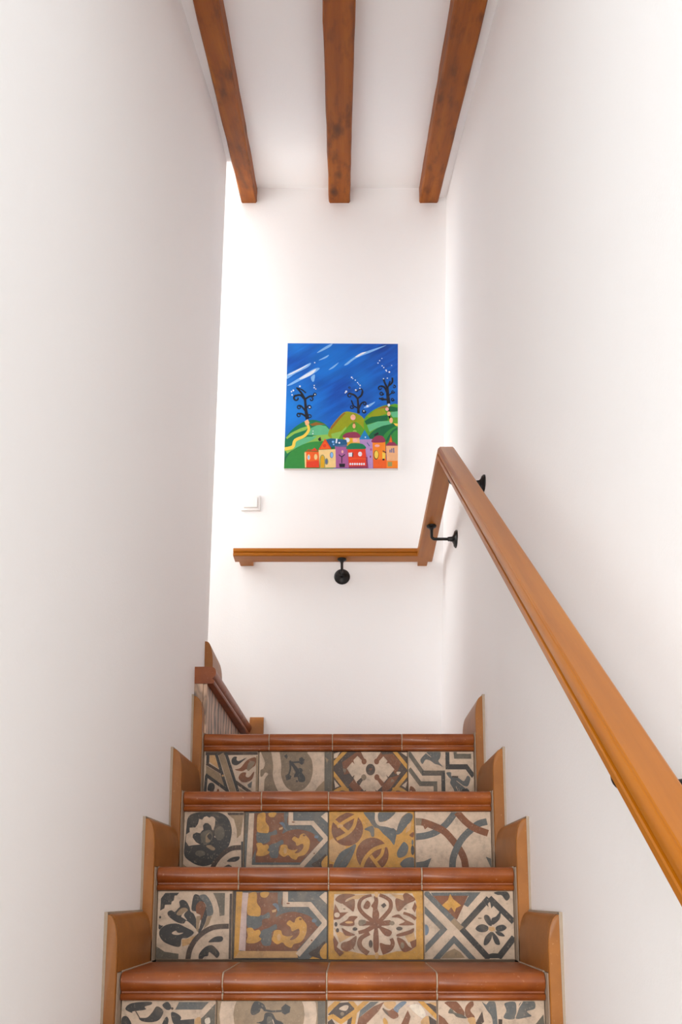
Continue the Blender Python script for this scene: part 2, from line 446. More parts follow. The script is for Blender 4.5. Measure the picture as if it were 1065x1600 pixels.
TILES['crossed_bands'] = (1065, 815, 'B', [
    (P, 'R', [(100, 50), (525, 50), (385, 345), (335, 300)]), (P, 'G', [(75, 12), (595, 8), (540, 50), (100, 50)]),
    (P, 'O', [(310, 25), (345, 90), (440, 170), (380, 200), (360, 252), (320, 190), (288, 230), (208, 170), (285, 100)]),
    (P, 'G', [(560, 8), (690, 8), (520, 190), (470, 160)]), (L, 'B', 72, [(715, 20), (405, 375)]),
    (L, 'G', 66, [(10, 5), (420, 435)]), (L, 'T', 64, [(330, 345), (450, 470)]), (L, 'K', 72, [(440, 455), (760, 815)]),
    (L, 'K', 72, [(775, 80), (455, 425)]), (L, 'K', 70, [(780, 75), (1065, 370)]), (L, 'K', 74, [(1065, 555), (870, 800)]), (P, 'K', [(730, 765), (800, 745), (890, 750), (880, 805), (700, 805)]),
    (P, 'K', [(755, 120), (770, 190), (740, 160)]), (P, 'K', [(790, 130), (800, 205), (840, 160)]),
    (S, 'K', [(840, 10), (980, -5), (1028, 60), (985, 112), (930, 45), (880, 40)]),
    (S, 'K', [(710, 300), (745, 282), (785, 320), (802, 410), (765, 410), (720, 350)]), (S, 'K', [(808, 405), (800, 330), (850, 305), (885, 270), (910, 290), (885, 350)]), (L, 'K', 26, [(880, 330), (905, 250)]),
    (S, 'K', [(605, 455), (640, 410), (700, 398), (758, 430), (740, 482), (660, 492)]), (S, 'K', [(850, 430), (930, 402), (978, 440), (925, 480), (860, 482)]), (S, 'K', [(840, 485), (910, 495), (952, 542), (880, 535)]),
    (S, 'K', [(795, 488), (792, 570), (740, 642), (698, 642), (720, 550)]), (S, 'K', [(803, 488), (870, 560), (892, 640), (840, 635), (808, 560)]), (P, 'H', [(765, 430), (830, 430), (840, 470), (795, 485), (760, 465)]), (C, 'S', (660, 325, 24, 9)),
    (L, 'G', 64, [(-30, 190), (225, 460), (-30, 730)]), (C, 'U', (8, 465, 38, 66)), (L, 'G', 64, [(110, 835), (345, 580), (580, 835)]),
    (P, 'T', [(250, 735), (345, 690), (420, 735), (470, 800), (190, 805)])])
TILES['pinwheel'] = (1065, 900, 'B', [
    (S, 'K', [(40, 85), (110, 20), (320, 5), (335, 35), (260, 60), (272, 92), (130, 112), (120, 130)]), (L, 'D', 12, [(150, 95), (210, 190)]),
    (S, 'K', [(400, 55), (475, 110), (430, 205), (340, 232), (240, 222), (200, 185), (290, 180), (350, 120)]), (S, 'K', [(460, 40), (520, 5), (562, 60), (550, 92), (505, 92)]), (C, 'D', (575, 80, 14, 14)),
    (P, 'G', [(650, 8), (990, 8), (912, 92), (608, 92)]), (S, 'K', [(565, 122), (640, 140), (680, 190), (620, 260), (580, 220)]), (P, 'K', [(620, 212), (830, 195), (830, 300), (620, 320)]),
    (S, 'K', [(515, 170), (538, 220), (500, 330), (450, 320), (478, 220)]), (S, 'K', [(5, 190), (60, 165), (115, 240), (120, 330), (10, 330)]),
    (P, 'N', [(1065, 25), (1065, 900), (900, 900), (830, 252), (930, 170)]), (S, 'W', [(950, 200), (1000, 180), (1010, 240), (960, 250)]), (S, 'H', [(840, 200), (900, 180), (900, 300), (840, 300)]),
    (A, 'K', 70, [(120, 900), (260, 640), (520, 480), (800, 420)]), (S, 'K', [(500, 900), (560, 700), (760, 620), (820, 760), (700, 860)]), (S, 'R', [(60, 420), (260, 380), (200, 560), (60, 640)])])
TILES['medallion'] = (1065, 800, 'T', [
    (C, 'B', (500, 130, 482, 470)), (C, 'T', (508, 130, 352, 345)),
    (S, 'K', [(325, 95), (360, 5), (430, 12), (472, 55), (470, 100), (430, 68), (412, 108), (350, 137)]), (L, 'K', 20, [(455, 85), (530, 100), (640, 95)]), (P, 'K', [(630, 60), (670, 25), (720, 55), (712, 110), (665, 132), (630, 110)]),
    (S, 'K', [(470, 118), (540, 118), (580, 180), (655, 220), (640, 330), (450, 330), (435, 230), (385, 210), (450, 190)]), (S, 'N', [(490, 160), (540, 160), (560, 250), (500, 260)]), (L, 'B', 8, [(545, 180), (565, 240)]),
    (P, 'N', [(990, 0), (1065, 0), (1065, 800), (985, 800)])])
TILES['lattice'] = (1065, 790, 'B', [
    (P, 'D', [(0, 130), (110, 15), (250, 5), (262, 80), (130, 180)]), (S, 'B', [(110, 75), (160, 40), (205, 45), (178, 92)]), (C, 'S', (142, 122, 18, 20)), (P, 'D', [(0, 200), (40, 170), (120, 300), (0, 420)]),
    (P, 'G', [(320, 85), (420, 5), (500, 5), (300, 165)]), (P, 'R', [(450, 50), (555, 5), (500, 95), (380, 217), (330, 330), (290, 217), (300, 165)]), (P, 'D', [(200, 160), (260, 140), (240, 330), (170, 330)]),
    (L, 'O', 44, [(-20, 110), (125, -25)]), (L, 'O', 44, [(40, 140), (130, 200), (270, 100), (400, -20)]), (L, 'O', 40, [(270, 100), (250, 215), (240, 420)]), (L, 'O', 40, [(215, -10), (280, 60)]), (L, 'O', 38, [(0, 170), (50, 140)]),
    (S, 'H', [(555, 8), (665, 5), (650, 60), (600, 75), (560, 45)]), (S, 'R', [(535, 70), (600, 90), (650, 70), (695, 140), (645, 172), (580, 130)]), (S, 'D', [(540, 60), (580, 100), (600, 140), (560, 110)]),
    (S, 'U', [(645, 72), (720, 5), (775, 10), (700, 80), (690, 110)]), (P, 'L', [(770, 40), (900, 18), (982, 130), (920, 172), (860, 110), (840, 70)]), (S, 'W', [(800, 50), (900, 30), (960, 120), (920, 160)]),
    (P, 'R', [(785, 85), (812, 150), (790, 230), (715, 230)]), (S, 'O', [(540, 185), (560, 160), (590, 210), (560, 240)]), (S, 'H', [(910, 200), (980, 140), (1000, 217), (960, 260)]),
    (P, 'D', [(960, 20), (1065, 20), (1065, 130)]), (P, 'H', [(985, 10), (1065, 10), (1065, 50)]), (P, 'D', [(990, 140), (1065, 190), (1065, 300), (1000, 240)]), (L, 'O', 40, [(900, -15), (1080, 165)]),
    (S, 'D', [(300, 420), (700, 420), (780, 640), (520, 780), (280, 640)])])
TILES['leaf_sprays'] = (1065, 800, 'B', [
    (S, 'R', [(65, 10), (170, -5), (240, 70), (262, 120), (240, 152), (150, 90), (90, 40)]), (S, 'N', [(98, 115), (125, 68), (165, 110), (230, 130), (285, 168), (190, 158), (150, 125)]),
    (S, 'R', [(268, 70), (300, 20), (345, -5), (355, 40), (320, 90), (365, 158), (300, 168), (270, 140)]), (P, 'D', [(440, 98), (456, 200), (420, 240), (355, 240)]), (P, 'D', [(600, 175), (640, 178), (636, 260), (600, 260)]),
    (S, 'G', [(440, 5), (480, 30), (520, -5), (568, 5), (582, 60), (592, 223), (600, 420), (550, 420), (540, 180), (490, 90)]),
    (S, 'G', [(668, 20), (770, 5), (785, 80), (762, 172), (655, 165), (684, 90)]), (S, 'G', [(830, 10), (960, -5), (972, 70), (890, 98), (935, 142), (900, 155), (778, 172), (802, 90)]), (L, 'B', 10, [(770, 160), (810, 60), (850, 0)]),
    (P, 'N', [(1055, 130), (1065, 260), (960, 240)]), (P, 'R', [(-5, 125), (60, 170), (110, 240), (-5, 260)]), (S, 'H', [(290, 170), (360, 160), (370, 240), (320, 230)]), (S, 'K', [(200, 420), (500, 460), (640, 640), (300, 760)])])
TILES['pomegranates'] = (1065, 702, 'O', [
    (C, 'H', (80, 470, 130, 150)), (C, 'R', (225, 212, 200, 206)), (L, 'O', 42, [(55, 105), (230, 250)]), (A, 'O', 42, [(90, 335), (230, 262), (310, 170), (345, 30)]), (A, 'O', 42, [(340, 40), (210, 108), (100, 185)]), (A, 'O', 22, [(60, 90), (120, 40), (200, 0)]), (C, 'H', (140, 170, 34, 20)),
    (C, 'R', (540, 520, 204, 206)), (A, 'O', 46, [(405, 680), (450, 570), (560, 460), (720, 405)]), (A, 'O', 40, [(680, 430), (655, 525), (575, 605)]), (L, 'O', 42, [(515, 535), (650, 712)]),
    (P, 'B', [(575, -5), (640, -5), (622, 110), (700, 118), (770, 78), (835, -5), (1000, -5), (915, 55), (885, 150), (845, 225), (780, 190), (700, 172), (625, 152), (580, 100)]),
    (S, 'G', [(430, -5), (565, -5), (590, 130), (650, 172), (780, 188), (845, 240), (832, 330), (810, 405), (760, 340), (680, 270), (620, 205), (560, 182), (500, 100)]),
    (A, 'B', 38, [(598, -5), (592, 90), (630, 148), (720, 162), (800, 185)]),
    (S, 'G', [(632, -5), (830, -5), (760, 80), (690, 115), (622, 112)]), (S, 'G', [(1000, 8), (1052, 40), (1030, 110), (960, 190), (900, 260), (842, 270), (872, 150), (920, 60)]),
    (S, 'G', [(440, 212), (530, 170), (560, 200), (562, 295), (530, 300), (505, 240)]), (S, 'G', [(330, 395), (322, 460), (260, 600), (180, 700), (50, 705), (80, 590), (150, 490), (260, 430)]), (L, 'N', 14, [(300, 440), (160, 600), (90, 690)]),
    (S, 'G', [(940, 368), (992, 430), (960, 530), (870, 562), (848, 500), (890, 420)]), (S, 'G', [(885, 640), (960, 568), (1065, 568), (1065, 700), (960, 700)]), (C, 'K', (1045, 470, 22, 60)), (S, 'R', [(1005, 285), (1060, 245), (1055, 312)]), (C, 'G', (1045, 375, 14, 34)),
    (P, 'H', [(980, 160), (1040, 110), (1020, 220), (960, 260)]), (P, 'R', [(0, 640), (45, 640), (40, 702), (0, 702)])])
TILES['interlaced_rings'] = (1065, 783, 'B', [
    (A, 'G', 92, [(-20, 342), (150, 322), (300, 268), (440, 160), (590, -30)]),
    (A, 'R', 98, [(-20, 130), (100, 138), (250, 188), (400, 262), (520, 385), (620, 520), (680, 650), (700, 800)]),
    (A, 'G', 94, [(510, 800), (522, 640), (590, 470), (680, 340), (800, 232), (900, 160), (1015, 130)]),
    (A, 'R', 96, [(590, 0), (720, 140), (850, 228), (1025, 292)]),
    (P, 'S', [(0, 85), (90, 88), (80, 185), (0, 182)]), (P, 'R', [(100, 170), (180, 200), (130, 240)]),
    (P, 'G', [(0, 690), (120, 672), (218, 628), (172, 740), (160, 783), (0, 783)]), (P, 'G', [(985, 612), (1060, 640), (1060, 775)])])
TILES['strapwork'] = (1065, 768, 'B', [
    (P, 'D', [(20, 0), (1065, 0), (1065, 45), (470, 50), (20, 50)]), (P, 'H', [(100, 50), (205, 50), (292, 262), (100, 155)]),
    (P, 'T', [(35, 215), (300, 330), (420, 480), (440, 560), (35, 335)]), (P, 'K', [(38, 20), (97, 40), (97, 165), (38, 220)]),
    (L, 'D', 46, [(40, 180), (330, 315)]), (L, 'K', 52, [(30, 355), (240, 470), (470, 600)]), (L, 'K', 54, [(48, 370), (20, 780)]), (L, 'D', 50, [(630, 465), (830, 575), (1050, 690)]),
    (P, 'T', [(700, 560), (1040, 705), (1040, 768), (790, 768)]), (L, 'B', 26, [(830, 700), (870, 630)]),
    (L, 'T', 112, [(330, 30), (470, 350), (660, 790)]), (L, 'K', 56, [(230, 30), (350, 320), (450, 560), (570, 790)]), (L, 'K', 56, [(425, 20), (620, 470), (760, 790)]), (C, 'H', (375, 370, 22, 16)), (C, 'S', (620, 720, 50, 40)),
    (S, 'K', [(540, 130), (580, 78), (645, 78), (640, 120), (690, 142), (842, 88), (720, 172), (640, 208), (560, 190)]),
    (S, 'R', [(608, 275), (720, 250), (850, 130), (1020, 85), (1020, 200), (950, 250), (880, 298), (840, 270), (750, 302)]), (S, 'S', [(900, 150), (1010, 160), (950, 240), (880, 290), (850, 260)]),
    (S, 'R', [(688, 400), (740, 330), (835, 322), (830, 380), (900, 392), (995, 305), (962, 420), (850, 472), (740, 462)]), (P, 'G', [(865, 510), (960, 455), (945, 560), (890, 555)]),
    (S, 'K', [(78, 560), (110, 488), (190, 488), (222, 550), (180, 650), (120, 768), (90, 748), (132, 620), (90, 602)]), (S, 'R', [(290, 572), (318, 650), (290, 775), (140, 775), (230, 660)]), (S, 'R', [(335, 730), (430, 662), (495, 790), (330, 790)]),
    (P, 'T', [(1030, 60), (1065, 60), (1065, 768), (1035, 768)])])
TILES['horseshoe'] = (1065, 569, 'S', [
    (S, 'B', [(0, 20), (50, 60), (82, 130), (60, 190), (20, 212), (20, 280), (50, 280), (90, 238), (132, 258), (80, 322), (70, 480), (0, 535)]),
    (P, 'B', [(760, -5), (950, -5), (950, 575), (700, 575)]), (C, 'S', (550, 170, 245, 290)),
    (A, 'B', 118, [(225, -30), (262, 150), (262, 280), (335, 425), (460, 505), (560, 512), (680, 480), (790, 380), (835, 260), (838, 160), (815, 60), (740, -30)]),
    (P, 'T', [(860, 400), (950, 330), (950, 575), (700, 575)]), (P, 'N', [(955, -5), (1055, -5), (1055, 575), (955, 575)]), (P, 'K', [(960, 520), (1020, 530), (1020, 569), (960, 569)]), (P, 'T', [(960, 60), (1010, 90), (985, 130)]),
    (S, 'K', [(505, 290), (545, 210), (600, 185), (635, 210), (625, 240), (668, 290), (660, 342), (580, 342), (560, 290)]), (L, 'K', (26, 60), [(440, 105), (490, 150), (580, 245)]), (L, 'K', 20, [(455, 122), (610, 115)]), (P, 'K', [(580, 75), (620, 60), (662, 85), (650, 130), (620, 150), (585, 130)]),
    (A, 'K', 24, [(445, 130), (455, 190), (430, 270)]), (P, 'K', [(380, 275), (420, 252), (472, 280), (455, 315), (400, 328)]), (P, 'K', [(360, 45), (400, 25), (412, 55), (400, 85)]), (C, 'K', (552, 335, 14, 14)), (L, 'S', 8, [(480, 170), (520, 230)])])
TILES['star_cross'] = (1065, 564, 'D', [
    (P, 'R', [(120, 120), (350, -10), (470, 60), (250, 240), (150, 260)]), (P, 'R', [(700, 30), (860, 20), (980, 130), (900, 260), (800, 160)]), (P, 'R', [(800, 300), (960, 260), (820, 420), (700, 480), (700, 390)]), (P, 'R', [(300, 300), (420, 420), (330, 480), (220, 380)]),
    (S, 'S', [(130, 190), (180, 200), (160, 240)]), (S, 'S', [(840, 310), (880, 330), (830, 345)]), (S, 'B', [(910, 230), (970, 230), (930, 265)]),
    (L, 'O', 46, [(-20, 150), (220, -50)]), (L, 'O', 46, [(-20, 230), (340, 590)]), (L, 'O', 46, [(720, 590), (1085, 235)]), (L, 'O', 46, [(850, -40), (1085, 190)]),
    (P, 'B', [(0, 20), (95, -5), (45, 65), (0, 75)]), (P, 'B', [(5, 318), (82, 392), (20, 412)]), (P, 'B', [(1065, 335), (985, 385), (1040, 412)]), (P, 'B', [(975, 5), (1065, 5), (1065, 55)]),
    (A, 'O', 40, [(-10, 465), (110, 420), (215, 440)]), (A, 'O', 40, [(850, 430), (960, 425), (1075, 485)]),
    (S, 'B', [(45, 545), (120, 555), (190, 500), (225, 540), (210, 590), (60, 590)]), (S, 'B', [(845, 510), (920, 545), (1000, 525), (1005, 590), (870, 590)]), (S, 'S', [(930, 470), (1010, 480), (980, 520)]),
    (P, 'B', [(188, 190), (270, 115), (302, 142), (284, 95), (345, 45), (470, 150), (590, 150), (720, 48), (782, 105), (758, 132), (802, 128), (882, 200), (792, 287), (758, 262), (782, 300), (720, 357), (600, 250), (702, 390), (627, 447), (598, 428), (617, 470), (540, 547), (450, 467), (467, 432), (438, 447), (373, 385), (470, 260), (330, 357), (288, 300), (302, 262), (270, 287)]),
    (P, 'B', [(375, -5), (690, -5), (600, 100), (590, 150), (470, 150), (450, 90)]), (P, 'B', [(440, 130), (620, 130), (620, 280), (440, 280)]),
    (L, 'R', (36, 60), [(440, 110), (365, 5)]), (C, 'R', (440, 110, 37, 34)), (L, 'R', (36, 60), [(625, 110), (705, 25)]), (C, 'R', (622, 110, 37, 34)),
    (L, 'D', (36, 50), [(435, 290), (345, 362)]), (C, 'S', (435, 290, 37, 34)), (L, 'R', (36, 60), [(625, 290), (712, 375)]), (C, 'R', (625, 290, 37, 34)),
    (C, 'D', (533, 203, 68, 66)), (C, 'R', (533, 200, 22, 14))])
TILES['zigzag_bands'] = (1065, 629, 'B', [
    (L, 'N', 64, [(0, 5), (235, 270), (420, 270)]), (L, 'K', 64, [(220, 270), (565, 270), (565, 590), (650, 680)]), (L, 'N', 62, [(10, 215), (190, 405), (435, 405), (435, 650)]),
    (L, 'K', 66, [(640, -20), (640, 190), (950, 190), (1060, 310)]), (L, 'N', 64, [(770, -20), (780, 55), (1030, 55)]), (P, 'B', [(740, -5), (800, -5), (790, 20), (1020, 22), (1010, 0)]),
    (P, 'R', [(160, 518), (322, 518), (322, 622), (262, 622), (250, 570), (190, 605), (110, 622)]), (S, 'R', [(20, 440), (112, 490), (65, 600), (10, 620)]), (C, 'B', (35, 520, 16, 28)),
    (S, 'G', [(195, 100), (270, 30), (340, -5), (515, -5), (522, 70), (490, 120), (562, 188), (490, 165), (430, 152), (350, 108), (280, 100), (228, 155)]), (L, 'B', 9, [(270, 0), (370, 65)]),
    (S, 'G', [(618, 265), (695, 262), (702, 310), (810, 330), (900, 372), (960, 305), (1008, 340), (960, 438), (870, 425), (985, 490), (992, 615), (890, 605), (810, 450), (830, 545), (745, 605), (685, 592), (740, 500), (678, 400), (690, 350), (650, 315)]),
    (S, 'K', [(860, 480), (980, 490), (992, 600), (890, 600)]), (L, 'B', 9, [(770, 440), (875, 610)]), (L, 'B', 9, [(780, 368), (935, 465)]), (L, 'D', 20, [(710, 315), (810, 318)])])


def riser_tile(key, x0, x1, z0, z1, y, parent, label, axis='-Y'):
    """cement tile standing on edge with its pattern inlaid on the face"""
    w, h, base, shapes = TILES[key]
    X, Z = x1 - x0, z1 - z0
    bm = bmesh.new()
    g = 0.0011
    box(bm, g, X - g, 0, 0.012, g * 0.5, Z - g * 0.5, 0.0012)
    keys = [base]
    def midx(k):
        if k not in keys: keys.append(k)
        return keys.index(k)
    m = 0.0022
    print_shapes(bm, shapes, w, h, lambda u, v, l: (m + u * (X - 2 * m), -l, Z - m - v * (Z - 2 * m)), midx)
    me = bpy.data.meshes.new('riser_tile'); bm.to_mesh(me); bm.free()
    for k in keys: me.materials.append(PIGM[k])
    o = link('riser_tile', me, None, parent, (x0, y, z0))
    o['label'] = label
    return o


# ------------------------------------------------------------------ the room
Y1, Z1, TREAD, RISE = 1.6774, 1.0240, 0.28, 0.2048
YB = 3.43
def ceil_z(y): return 4.31 - 0.43 * (YB - y)
def wall_l(z, y):
    x = -0.4586 - 0.0095 * (z - 1.3)
    if y > 2.7: x -= max(0.0, 0.0344 - 0.0095 * (z - 2.04)) * min(1, (y - 2.7) / 0.3)
    return x
def wall_r(z, y):
    a = 0.3994 + 0.0105 * (z - 1.3)
    b = 0.355 + 0.0275 * (z - 1.3)
    t = min(1, max(0, (y - 2.3) / (YB - 2.3)))
    return a + (b - a) * t

FRONT = 0.12          # the stair opens here into the room the camera stands in
zs = [0, 0.6, 1.2, 1.8, 2.4, 3.0, 3.6, 4.2, 4.7]
bm = bmesh.new()
rings = []
for z in zs:
    ye = 2.955 + max(0, z - 2.04) * 0.062
    rings.append([(wall_l(z, y), y, z) for y in (FRONT, 0.9, 1.6, 2.3, 2.7)] + [(wall_l(z, 3.0), ye, z), (-0.60, ye, z), (-0.60, 2.60, z), (-2.45, 2.60, z), (-2.45, 2.45, z), (-0.60, 2.45, z), (-0.60, FRONT + 0.12, z), (-2.45, FRONT + 0.12, z), (-2.45, FRONT, z)])
loft(bm, rings)
structure(bm_obj('wall_left', bm, WALL))

bm = bmesh.new()
ys = [FRONT, 0.9, 1.6, 2.3, 2.6, 2.9, 3.2, 3.45]
rings = [[(wall_r(z, y), y, z) for y in ys] + [(0.55, 3.45, z), (0.55, FRONT + 0.12, z), (2.2, FRONT + 0.12, z), (2.2, FRONT, z)] for z in zs]
loft(bm, rings)
structure(bm_obj('wall_right', bm, WALL))

bm = bmesh.new(); box(bm, -2.45, 0.62, YB, YB + 0.15, 0, 4.7)
structure(bm_obj('wall_back', bm, WALL))

bm = bmesh.new()
loft(bm, [[(x, 0.8, ceil_z(0.8)), (x, YB + 0.02, ceil_z(YB + 0.02)), (x, YB + 0.02, ceil_z(YB) + 0.15), (x, 0.8, ceil_z(0.8) + 0.15)] for x in (-2.45, 0.62)])
structure(bm_obj('ceiling', bm, CEIL))

# wall at the head of the second flight with its window opening
bm = bmesh.new()
box(bm, -2.45, -2.33, 2.6, YB, 0, 2.55); box(bm, -2.45, -2.33, 2.6, YB, 4.1, 4.7)
box(bm, -2.45, -2.33, 2.6, 2.64, 2.55, 4.1); box(bm, -2.45, -2.33, 3.39, YB, 2.55, 4.1)
structure(bm_obj('wall_stairhead', bm, WALL))
bm = bmesh.new()
box(bm, -2.42, -2.38, 2.64, 2.68, 2.55, 4.1); box(bm, -2.42, -2.38, 3.35, 3.39, 2.55, 4.1)
box(bm, -2.42, -2.38, 2.64, 3.39, 2.55, 2.59); box(bm, -2.42, -2.38, 2.64, 3.39, 4.06, 4.1)
structure(bm_obj('window_1', bm, RAIL))

bm = bmesh.new(); box(bm, -2.45, 3.0, -3.0, YB, -0.1, 0)
structure(bm_obj('floor', bm, FLOOR))

# ------------------------------------------------------------------ ceiling beams
def beam(name, xa0, xa1, xb0, xb1, label):
    """the underside runs from (xa0..xa1) at y 2.04 to (xb0..xb1) at the back wall"""
    ang = math.atan(0.43)
    t = 1.0 / math.cos(ang)
    bm = bmesh.new()
    def xat(y, a, b): return a + (b - a) * (y - 2.0379) / (3.42 - 2.0379)
    n = 26; rnd = random.Random(int(abs(xa0) * 10000))
    rings = []
    org = Vector(((xb0 + xb1) / 2, 3.40, ceil_z(3.40) - 0.037))
    R = Matrix.Rotation(ang, 4, 'X'); Ri = R.inverted()
    for i in range(n + 1):
        y = 0.82 + (YB + 0.03 - 0.82) * i / n
        a, b = xat(y, xa0, xb0), xat(y, xa1, xb1)
        zc = ceil_z(y); j = lambda s=0.0012: rnd.uniform(-s, s)
        c = 0.005
        ring = [(a + j(), y, zc + 0.02), (a + j(), y, zc - 0.068), (a + c + j(), y, zc - 0.0755 + j(0.0008)), (b - c + j(), y, zc - 0.0755 + j(0.0008)), (b + j(), y, zc - 0.068), (b + j(), y, zc + 0.02)]
        rings.append([Ri @ (Vector(p) - org) for p in ring])
    loft(bm, rings)
    o = bm_obj(name, bm, BEAM, None, org)
    o.rotation_euler = (ang, 0, 0)
    o['label'] = label; o['category'] = 'beam'; o['kind'] = 'thing'; o['group'] = 'wooden ceiling beams'
    return o


beam('ceiling_beam', -0.4408, -0.3664, -0.4853, -0.4145, 'brown wooden ceiling beam hugging the left white wall')
beam('ceiling_beam', -0.0761, 0.0180, -0.0919, 0.0030, 'brown wooden ceiling beam in the middle, straight above the painting')
beam('ceiling_beam', 0.2967, 0.3899, 0.3135, 0.3990, 'brown wooden ceiling beam beside the right wall, above the handrail')

for n_, (xa, xb, side) in enumerate(((-0.4408, -0.4853, -1), (0.3899, 0.3990, 1)), 1):
    bm = bmesh.new(); rings = []
    for i in range(9):
        y = 0.82 + (YB + 0.01 - 0.82) * i / 8
        x = xa + (xb - xa) * (y - 2.0379) / (3.42 - 2.0379) - side * 0.004
        zc = ceil_z(y); wx = (wall_l(zc, y) if side < 0 else wall_r(zc, y)) + side * 0.02
        if side * (wx - x) < 0.004: wx = x + side * 0.004
        rings.append([(x, y, zc + 0.01), (x, y, zc - 0.052), (wx, y, zc - 0.040), (wx, y, zc + 0.01)])
    loft(bm, rings)
    structure(bm_obj('trim_%d' % n_, bm, CEIL))

# ------------------------------------------------------------------ staircase
stair = thing('staircase', 'narrow staircase with patterned cement tile risers, terracotta nosings and stepped clay skirting between white walls', 'staircase', (0, Y1, 0))
SX0, SX1 = -0.4307, 0.3693


def rel(parent, o):
    """keep world placement while parenting (parents are unrotated)"""
    off = Vector(parent.location)
    p = parent.parent
    while p is not None:
        off += Vector(p.location); p = p.parent
    o.location = Vector(o.location) - off
    o.parent = parent


NOSE_PROFILE = [(0.262, 0.0), (0.016, 0.0), (0.010, -0.0012), (0.005, -0.0045), (0.0018, -0.0095), (0.0003, -0.016), (0.0010, -0.023), (0.0038, -0.029), (0.0085, -0.0335),
                (0.0115, -0.0355), (0.0115, -0.0385), (0.0065, -0.0405), (0.0048, -0.0440), (0.0055, -0.0485), (0.0085, -0.0515), (0.0150, -0.0520), (0.034, -0.0520), (0.034, -0.020), (0.262, -0.020)]


def nosing(x0, x1, y, z, parent, skew=0.0, rise=0.0):
    bm = bmesh.new()
    g = 0.0012
    rings = []
    for x, dx in ((x0 + g, 0), (x0 + g + 0.0015, 0.0), (x1 - g - 0.0015, 0), (x1 - g, 0)):
        inset = 0.0012 if x in (x0 + g, x1 - g) else 0
        rings.append([(x + skew * p[0] * (1 if x > (x0 + x1) / 2 else 1) * 0, p[0] + inset * (1 if p[0] < 0.02 else 0), p[1] - inset * (1 if p[1] > -0.01 else 0)) for p in NOSE_PROFILE])
    loft(bm, rings)
    o = bm_obj('nosing_tile', bm, NOSE, None, None, True)
    o.location = (0, y + random.uniform(-0.0008, 0.0008), z + random.uniform(-0.0006, 0.0006))
    rel(parent, o)
    return o


def skirt_profile(t, top, n=9):
    """(thickness from wall, height) from the base to the rounded top"""
    pts = [(t, 0.0), (t, top * 0.42)]
    for i in range(1, n + 1):
        a = math.pi / 2 * i / n
        pts.append((0.004 + (t - 0.004) * math.cos(a) ** 0.85, top * 0.42 + top * 0.58 * math.sin(a)))
    return pts


def skirting(side, k, parent):
    z = Z1 + RISE * k; ys = 1.6647 + TREAD * k
    top = 0.1067
    inner = SX0 if side < 0 else SX1
    xw = wall_l(z, ys) if side < 0 else wall_r(z, ys)
    t = abs(inner - xw)
    prof = skirt_profile(t, top)
    sgn = 1 if side < 0 else -1
    base = xw
    def ring(y, z0, pts): return [(base - sgn * 0.006, y, z0)] + [(base + sgn * p[0], y, z0 + p[1]) for p in pts] + [(base - sgn * 0.006, y, z0 + pts[-1][1])]
    # side tile above the tread
    bm = bmesh.new(); yend = ys + TREAD - 0.0012
    loft(bm, [ring(ys + 0.0012, z + 0.001, prof), ring(yend, z + 0.001, prof)])
    a = bm_obj('skirting_tile', bm, SKIRT, None, (0, 0, 0), True); rel(parent, a)
    # upright tile in front of it, down to the tread below
    bm = bmesh.new(); zb = z - RISE + 0.0012
    low = [(t, 0.0)] + [(p[0], p[1] + RISE - 0.0012) for p in prof[1:]]
    def fr(y, ins):
        return [(base - sgn * 0.006, y, zb)] + [(base + sgn * max(0.002, p[0] - ins), y, zb + p[1] - ins * (p[1] > RISE)) for p in low] + [(base - sgn * 0.006, y, zb + low[-1][1] - ins)]
    loft(bm, [fr(ys - 0.0115, 0.0014), fr(ys - 0.0102, 0), fr(ys - 0.0005, 0)])
    b = bm_obj('skirting_tile', bm, SKIRT, None, (0, 0, 0), True); rel(parent, b)
    # grout bead showing between skirting and wall plaster
    bm = bmesh.new()
    e = 0.0045
    x0, x1 = sorted((base - sgn * 0.004, base + sgn * 0.0055))
    box(bm, x0, x1, ys - 0.0085, ys + TREAD - 0.01, z - 0.05, z + top + e)
    box(bm, x0, x1, ys - 0.0125, ys - 0.004, zb, z + top + e)
    # mortar between tread, nosing end and skirting
    x0, x1 = sorted((inner - sgn * 0.003, inner + sgn * 0.003))
    box(bm, x0, x1, ys + 0.032, ys + TREAD - 0.005, z - 0.03, z + 0.0016, 0.0008)
    x0, x1 = sorted((base, inner + sgn * 0.0012))
    box(bm, x0, x1, ys - 0.0004, ys + 0.04, zb, z - 0.0005)
    c = bm_obj('grout_line', bm, GROUT, None, (0, 0, 0)); rel(parent, c)


